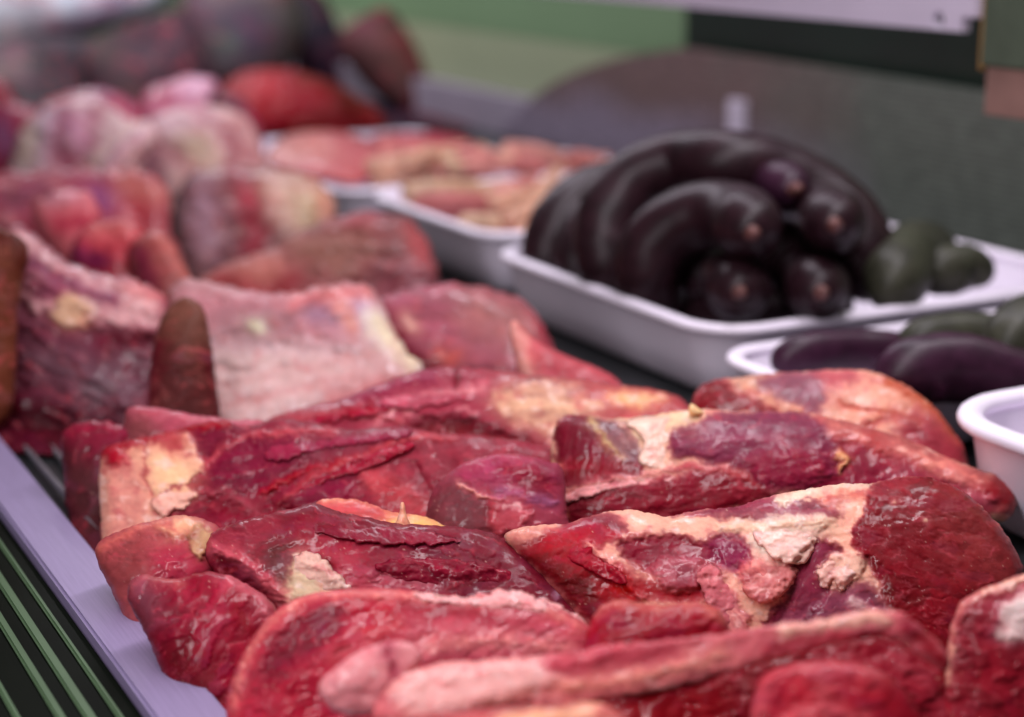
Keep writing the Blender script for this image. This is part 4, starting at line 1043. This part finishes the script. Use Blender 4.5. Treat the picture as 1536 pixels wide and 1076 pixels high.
for _ in range(16):
    a_, b_ = random.uniform(600, 850), random.uniform(232, 318)
    if b_ > 250 + (a_ - 560) * .36: continue
    t_ = random.choice((-.35, -.2, .05, .5)); l_ = random.uniform(24, 38)
    NK.append(((a_ - l_, b_ - l_ * t_), (a_, b_ - 5), (a_ + l_, b_ + l_ * t_)))
for i, tri in enumerate(NK):
    jit = [(a + random.uniform(-4, 4), b + random.uniform(-3, 3)) for a, b in tri]
    zz = .044 + random.uniform(-.006, .008)
    if tri[0][1] < 258: zz += .012
    pts = [at_z(np.float64(a), np.float64(b), zz + (.004 if k == 1 else 0)) for k, (a, b) in enumerate(jit)]
    o = tube('poultry_neck', pts, random.uniform(.0070, .0096), MEAT, seed=30 + i, wob=.13, col=NC[i % 6], nseg=16, taper=(random.uniform(.75, 1.1), random.uniform(.7, 1.1)))
    tag(o, 'small pale pink neck piece heaped with others in the second white tray', 'meat', 'pale neck pieces heaped in a white tray')
for i in range(30):
    x = random.uniform(.605, .84); y = random.uniform(1.15, 1.32); a = random.uniform(-.6, .6)
    d = np.array([math.cos(a), math.sin(a), 0]) * .03
    p = np.array([x, y, .034 + random.uniform(-.003, .006)])
    o = tube('poultry_neck', [p - d, p + UP * .003, p + d], .0095, MEAT, seed=70 + i, wob=.22, col=NC[(i + 4) % 6], nseg=14)
    tag(o, 'small pale pink neck piece heaped with others in the second white tray', 'meat', 'pale neck pieces heaped in a white tray')

meat('meat_slab', 'flat pale pink slab in the left half of the far white tray', 'meat',
     [(398, 244), (412, 214), (450, 198), (510, 198), (560, 214), (570, 244), (540, 276), (490, 270), (430, 258)], (212, 134, 120), tilt=16, z=.062, T=12, Tb=14, ext=0, seed=111, terr=.3, step=4, layers=[
         ('p', [(405, 215), (470, 205), (500, 230), (430, 245)], (206, 144, 122), {'f': 12}), ('l', [(470, 262), (530, 262)], (222, 130, 112), {'w': 16, 'f': 8})])
meat('meat_slab', 'redder pink slab in the right half of the far white tray', 'meat',
     [(545, 240), (556, 206), (620, 198), (690, 204), (722, 226), (700, 250), (620, 262), (560, 268)], (196, 104, 102), tilt=16, z=.060, T=10, Tb=12, ext=0, seed=113, terr=.3, step=4, lump=3, layers=[
         ('l', [(560, 212), (620, 206), (690, 214)], (176, 74, 84), {'w': 22, 'f': 9}), ('l', [(575, 225), (650, 235)], (216, 150, 122), {'w': 16, 'f': 8})])
meat('mince_heap', 'bright red heap of minced meat at the far end of the counter', 'minced meat',
     [(318, 196), (328, 142), (364, 109), (430, 104), (500, 124), (552, 154), (584, 186), (560, 204), (480, 214), (390, 214)],
     (142, 5, 32), tilt=50, z=.05, T=50, Tb=40, ext=0, seed=115, terr=.3, step=3.4, lump=9, lumps=26, var=.35, mat=MINCE, layers=[
         ('p', [(340, 130), (400, 110), (430, 150), (380, 190), (340, 170)], (196, 48, 54), {'f': 16})])
meat('meat_scrap', 'small dark pink scrap between the mince heap and the pale peach lump', 'meat',
     [(316, 150), (340, 140), (372, 156), (392, 186), (400, 212), (376, 206), (340, 170)], (120, 62, 72), tilt=50, z=.07, T=12, seed=117, step=4, layers=[
         ('l', [(380, 178), (394, 200)], (180, 70, 96), {'w': 16, 'f': 8})])

# ================================================================== BACKGROUND LUMPS AT THE FAR END
DULL = meat_material('dull_background', .75, 0, 0, .1)


def bundle(name, label, cat, outline, base, depth, T, layers=(), seed=0):
    return meat(name, label, cat, outline, base, tilt=62, depth=depth, T=T, Tb=T * 1.2, seed=seed, step=5, lump=6, lumps=60, mat=DULL, layers=layers, rag=1)


bundle('background_lump', 'pale grey lump standing in for a glass reflection in the top left corner', 'bundle', [(-80, -70), (120, -80), (262, -50), (238, 14), (150, 48), (60, 72), (-20, 96), (-80, 90)], (164, 160, 162), 2.75, 70, [  # added lump imitating a pale reflection in the glass
    ('l', [(0, 40), (60, 20), (160, -10)], (150, 150, 146), {'w': 30, 'f': 18}), ('l', [(60, -20), (120, 0), (200, -20)], (206, 204, 206), {'w': 40, 'f': 20}),
    ('l', [(-40, 80), (60, 66)], (120, 134, 116), {'w': 34, 'f': 20}), ('l', [(90, 50), (170, 10), (200, -30)], (120, 116, 126), {'w': 30, 'f': 18}), ('l', [(20, -40), (50, 10)], (132, 134, 130), {'w': 40, 'f': 20})], 121)
bundle('background_lump', 'dark teal green bundle left of the dark brown block at the far end', 'bundle', [(-60, 92), (30, 62), (90, 54), (150, 66), (190, 110), (180, 170), (80, 200), (-60, 200)], (66, 84, 74), 2.62, 50, [
    ('l', [(60, 90), (100, 96)], (34, 46, 46), {'w': 50, 'f': 18}), ('l', [(-20, 110), (20, 100)], (120, 132, 112), {'w': 40, 'f': 18})], 123)
bundle('background_lump', 'dark brown slanted block at the far end under the pale lump', 'bundle', [(120, 100), (150, 58), (240, 22), (286, 20), (318, 80), (340, 150), (300, 200), (170, 200)], (72, 62, 62), 2.55, 50, [
    ('l', [(150, 70), (180, 100), (196, 140)], (98, 106, 86), {'w': 26, 'f': 14}), ('l', [(190, 100), (240, 80), (270, 60)], (98, 100, 94), {'w': 22, 'f': 14})], 125)
bundle('round_lump', 'large round grey green ball with a dark hollow, at the top left behind the mince', 'round_lump', [(282, -30), (330, -60), (410, -50), (450, 0), (452, 60), (430, 110), (380, 140), (320, 130), (290, 80), (276, 20)], (112, 126, 106), 2.6, 90, [  # plain rounded lump for an unidentified blurred shape
    ('p', [(325, 30), (365, 14), (395, 30), (400, 70), (370, 92), (340, 90)], (74, 72, 86), {'f': 16}), ('l', [(336, 60), (344, 64)], (108, 140, 112), {'w': 26, 'f': 12}),
    ('l', [(290, -10), (310, 40)], (100, 104, 100), {'w': 26, 'f': 14})], 127)
bundle('background_lump', 'blue black bundle between the green ball and the brown one', 'bundle', [(440, -20), (480, -10), (520, 40), (560, 110), (620, 160), (680, 200), (560, 210), (470, 160), (440, 90)], (44, 42, 54), 2.72, 50, [
    ('l', [(450, 0), (460, 30)], (70, 84, 76), {'w': 40, 'f': 16})], 129)
bundle('background_lump', 'brown rounded bundle with a greenish middle, against the green rear wall', 'bundle', [(505, 60), (530, 34), (570, 12), (592, 22), (620, 46), (650, 84), (684, 128), (706, 176), (700, 200), (650, 190), (590, 164), (540, 120)], (92, 66, 60), 2.5, 60, [
    ('p', [(560, 50), (600, 50), (640, 100), (660, 140), (610, 140), (570, 100)], (112, 108, 84), {'f': 22}), ('l', [(606, 60), (622, 90)], (116, 74, 58), {'w': 26, 'f': 12}),
    ('l', [(645, 150), (672, 124)], (104, 72, 84), {'w': 26, 'f': 12})], 131)

# ================================================================== DISPLAY CASE
def box(name, x0, x1, y0, y1, z0, z1, mat, parent, bev=.0008):
    import bmesh
    bm = bmesh.new(); bmesh.ops.create_cube(bm, size=1)
    c = np.array(parent.location) if parent else np.zeros(3)
    for v in bm.verts:
        v.co = Vector(((x0, x1)[v.co.x > 0] - c[0], (y0, y1)[v.co.y > 0] - c[1], (z0, z1)[v.co.z > 0] - c[2]))
    if bev: bmesh.ops.bevel(bm, geom=bm.edges[:], offset=bev, segments=2, affect='EDGES')
    me = bpy.data.meshes.new(name); bm.to_mesh(me); bm.free()
    o = bpy.data.objects.new(name, me); C.objects.link(o); me.materials.append(mat)
    if parent: o.parent = parent
    return o


deck = box('counter_deck', .172, 1.06, -.2, 3.4, -.03, 0, DECK, None, 0)
tag(deck, 'dark steel deck of the refrigerated counter', None, None, 'structure')
del deck['label']
case = empty('counter_front', (.15, 1.2, -.04))
tag(case, 'lavender steel front rim of the counter with pale green stripes on a black sill', 'counter')
box('steel_rim', .1492, .1735, -.2, 3.3, -.035, .012, STEEL, case, .0012)
box('black_sill', -.12, .1486, -.2, 3.3, -.05, .0070, BLACK, case)
for xa, xb in ((.1398, .1421), (.1295, .1335), (.1206, .1240), (.1074, .1098)):
    box('green_stripe', xa, xb, -.2, 3.3, .0065, .0085, STRIPE, case)  # raised pale green stripes along the sill
gr = empty('wire_grille', (.2, 1.0, .001)); tag(gr, 'thin metal rods of the vent grille in the gap beside the steel rim', 'grille')
for x in (.186, .1985, .211):
    v = tube('grille_rod', [np.array([x, .7, .004]), np.array([x, 1.0, .004]), np.array([x, 1.25, .004])], .0016, ROD, parent=gr, nseg=8, wob=0)

GREEN = plain('green_wall_paint', (110, 138, 102), .55, nscale=4, var=.06)
PALEG = plain('pale_olive_wall_paint', (148, 158, 128), .5, nscale=4, var=.06)
LAV = plain('lavender_grey_ledge', (168, 158, 174), .4, .2, nscale=10, var=.06)
RAILM = plain('white_shelf_rail', (206, 194, 214), .4, nscale=14, var=.05)
DGRN = plain('dark_green_band', (14, 30, 22), .4, nscale=6, var=.3)
BRKT = plain('pinkish_bracket', (138, 104, 96), .5, nscale=30, var=.2)
AMB = plain('amber_strip', (150, 112, 60), .5, nscale=30, var=.15)

wall = empty('rear_wall', (1.06, 1.6, 0)); tag(wall, 'pale green rear wall of the counter with a lavender ledge at its foot', 'wall')
box('green_panel', 1.055, 1.09, .6, 3.4, .125, .7, GREEN, wall)
box('olive_panel', 1.0545, 1.089, .6, 3.4, .052, .1245, PALEG, wall)
box('ledge', 1.03, 1.088, .6, 3.4, .001, .0515, LAV, wall)

rail = empty('shelf_rail', (.765, 1.4, .21)); tag(rail, 'white lavender shelf rail with a small round hole, along the top of the picture', 'shelf rail')
# plate with a real hole near its end
def rail_mesh():
    y_end, y_far, z0, z1 = .8353, 2.3, .2094, .30
    c = at_d(np.float64(1407), np.float64(30), np.float64(1.0)); r_ = ray(np.float64(1407), np.float64(30)); h = EYE + r_ * (.76 / r_[0])
    n = 24; rr = .0052
    circ = [(h[1] + rr * math.cos(2 * math.pi * k / n), h[2] + rr * math.sin(2 * math.pi * k / n)) for k in range(n)]
    sq = []
    w = .012
    for k in range(n):
        a = 2 * math.pi * k / n; ca, sa = math.cos(a), math.sin(a); q = max(abs(ca), abs(sa))
        sq.append((h[1] + w * ca / q, max(h[2] + w * sa / q, z0)))
    v = []; f = []
    for x in (.760, .767):
        v += [(x, y, z) for y, z in circ] + [(x, y, z) for y, z in sq]
        v += [(x, y_end, z0), (x, y_end, z1), (x, y_far, z1), (x, y_far, z0), (x, h[1] - w, z0), (x, h[1] - w, z1), (x, h[1] + w, z1), (x, h[1] + w, z0), (x, h[1] - w, h[2] + w), (x, h[1] + w, h[2] + w)]
    M = 2 * n + 10
    for s in (0, 1):
        b = s * M
        fs = [tuple(b + i for i in (k, (k + 1) % n, n + (k + 1) % n, n + k)) for k in range(n)]
        e = b + 2 * n
        fs += [(e + 0, e + 4, e + 5, e + 1), (e + 7, e + 3, e + 2, e + 6), (e + 8, e + 9, e + 6, e + 5)]
        f += fs if s else [tuple(reversed(q)) for q in fs]
    f += [(k, (k + 1) % n, M + (k + 1) % n, M + k) for k in range(n)]
    e = 2 * n
    for a, b_ in ((0, 1), (1, 2), (2, 3), (3, 0)):
        f.append((e + a, e + b_, M + e + b_, M + e + a))
    v = [tuple(np.array(p) - np.array(rail.location)) for p in v]
    return mesh_np('rail_plate', v, f, False)
me = rail_mesh(); o = bpy.data.objects.new('rail_plate', me); C.objects.link(o); me.materials.append(RAILM); o.parent = rail
box('rail_clip', .758, .768, .822, .8345, .2185, .30, RAILM, rail)

band = box('dark_strip', 1.046, 1.0535, .8, 1.575, .134, .30, DGRN, None); tag(band, 'blackish green strip under the white shelf rail', 'strip')

# added ribbed panel, shaped like the dark silhouette reflected in the front glass
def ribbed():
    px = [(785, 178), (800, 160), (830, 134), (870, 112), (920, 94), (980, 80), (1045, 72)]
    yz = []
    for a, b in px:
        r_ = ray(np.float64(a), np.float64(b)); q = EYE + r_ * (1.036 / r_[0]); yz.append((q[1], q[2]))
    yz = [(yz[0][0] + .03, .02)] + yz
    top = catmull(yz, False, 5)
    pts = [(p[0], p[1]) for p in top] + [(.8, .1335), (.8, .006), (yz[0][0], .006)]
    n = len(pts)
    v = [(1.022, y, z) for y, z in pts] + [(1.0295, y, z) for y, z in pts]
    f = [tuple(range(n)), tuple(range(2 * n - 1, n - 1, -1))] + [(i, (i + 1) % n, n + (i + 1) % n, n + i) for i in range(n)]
    mt, nt, b = nodes('reflection_panel'); L = nt.links.new
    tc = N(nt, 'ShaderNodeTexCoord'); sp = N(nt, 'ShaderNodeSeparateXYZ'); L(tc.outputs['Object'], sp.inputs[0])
    # colour zones: brown of the reflected silhouette above, grey mauve below, green to the near end
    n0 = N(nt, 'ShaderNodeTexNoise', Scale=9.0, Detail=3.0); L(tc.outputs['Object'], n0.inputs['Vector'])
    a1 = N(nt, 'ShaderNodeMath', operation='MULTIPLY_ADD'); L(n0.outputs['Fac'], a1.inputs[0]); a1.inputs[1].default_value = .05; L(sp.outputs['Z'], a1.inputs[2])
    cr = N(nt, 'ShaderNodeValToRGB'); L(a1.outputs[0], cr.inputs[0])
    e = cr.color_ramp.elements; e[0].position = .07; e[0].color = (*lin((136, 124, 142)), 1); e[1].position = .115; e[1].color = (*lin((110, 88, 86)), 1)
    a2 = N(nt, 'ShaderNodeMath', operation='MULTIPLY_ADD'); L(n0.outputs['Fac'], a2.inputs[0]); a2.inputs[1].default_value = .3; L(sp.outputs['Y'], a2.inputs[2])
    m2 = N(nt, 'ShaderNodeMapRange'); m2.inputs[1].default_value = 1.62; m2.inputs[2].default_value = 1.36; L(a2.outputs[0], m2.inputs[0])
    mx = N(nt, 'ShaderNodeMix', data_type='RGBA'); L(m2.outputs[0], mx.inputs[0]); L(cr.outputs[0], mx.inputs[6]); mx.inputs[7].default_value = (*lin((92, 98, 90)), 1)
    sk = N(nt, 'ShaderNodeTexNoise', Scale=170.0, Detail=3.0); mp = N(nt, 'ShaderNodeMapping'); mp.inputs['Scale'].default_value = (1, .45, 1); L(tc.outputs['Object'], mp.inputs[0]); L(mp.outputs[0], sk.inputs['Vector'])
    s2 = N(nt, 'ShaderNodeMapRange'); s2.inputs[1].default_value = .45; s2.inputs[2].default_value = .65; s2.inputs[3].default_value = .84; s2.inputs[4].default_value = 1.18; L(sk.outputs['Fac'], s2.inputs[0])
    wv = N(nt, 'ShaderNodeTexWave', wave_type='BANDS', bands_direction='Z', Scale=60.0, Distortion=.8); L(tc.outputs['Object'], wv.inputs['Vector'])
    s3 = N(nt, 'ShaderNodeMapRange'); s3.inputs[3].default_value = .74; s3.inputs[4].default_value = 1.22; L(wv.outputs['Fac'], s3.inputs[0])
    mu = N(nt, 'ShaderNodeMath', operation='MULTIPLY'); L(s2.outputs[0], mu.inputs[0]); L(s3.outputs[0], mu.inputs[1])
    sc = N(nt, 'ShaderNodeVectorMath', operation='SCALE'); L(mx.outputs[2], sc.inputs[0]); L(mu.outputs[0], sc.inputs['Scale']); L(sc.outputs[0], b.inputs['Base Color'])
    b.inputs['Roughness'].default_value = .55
    me = mesh_np('reflection_panel', v, f, False)
    o = bpy.data.objects.new('reflection_panel', me); C.objects.link(o); me.materials.append(mt)
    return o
tag(ribbed(), 'dark brown ribbed stand-in for a silhouette reflected in the glass, behind the black sausages', 'reflection_stand_in')
post = box('panel_post', 1.012, 1.0215, 1.422, 1.444, .006, .098, plain('pale_post', (206, 196, 214), .4), None); tag(post, 'short lavender post standing behind the top of the black sausage coil', 'post')
br = empty('corner_bracket', (.77, .8, .18)); tag(br, 'pinkish brown bracket block with an amber strip in the top right corner', 'bracket')
def back(v): return .2850 - (.2850 - v) * .76
box('bracket_block', .749, .76, .745, .7995, back(.124), back(.162), BRKT, br)
box('bracket_top', .748, .76, .745, .804, back(.1625), .30, plain('dull_green_block', (74, 84, 70), .5), br)
box('amber_strip', .752, .76, .8045, .8102, back(.158), .30, AMB, br)
endw = box('end_wall', -.1, 1.054, 3.42, 3.46, 0, .8, plain('dark_end_wall', (92, 108, 90), .6, nscale=5, var=.25), None); tag(endw, 'grey green end wall of the counter far behind the bundles', 'wall')

# ================================================================== LIGHT
w = bpy.data.worlds.new('World'); SC.world = w; w.use_nodes = True
bg = w.node_tree.nodes['Background']; bg.inputs[0].default_value = (.82, .86, .84, 1); bg.inputs[1].default_value = .08


def area(name, loc, target, sx, sy, power, col):
    l = bpy.data.lights.new(name, 'AREA'); l.shape = 'RECTANGLE'; l.size = sx; l.size_y = sy; l.energy = power; l.color = col
    o = bpy.data.objects.new(name, l); C.objects.link(o); o.location = loc
    d = Vector(target) - Vector(loc); o.rotation_euler = d.to_track_quat('-Z', 'Y').to_euler()
    return o


# two tubes above the counter, running along it
area('counter_tube_light', (.27, .55, .60), (.42, .60, 0), .08, 2.6, 12, (1, .93, .98))
area('rear_tube_light', (.70, 2.0, .70), (.70, 2.0, 0), 0.10, 2.6, 10, (.96, .90, 1))
area('far_fill_light', (.50, 2.55, .62), (.50, 2.75, 0), .10, .9, 5, (.98, .96, 1))  # added fill lamp to brighten the far lumps, not a tube of the counter

SC.render.engine = 'CYCLES'
SC.cycles.use_denoising = True
SC.cycles.max_bounces = 6
SC.cycles.sample_clamp_indirect = 4
SC.view_settings.view_transform = 'Standard'; SC.view_settings.look = 'None'
SC.view_settings.exposure = 0; SC.view_settings.gamma = 1
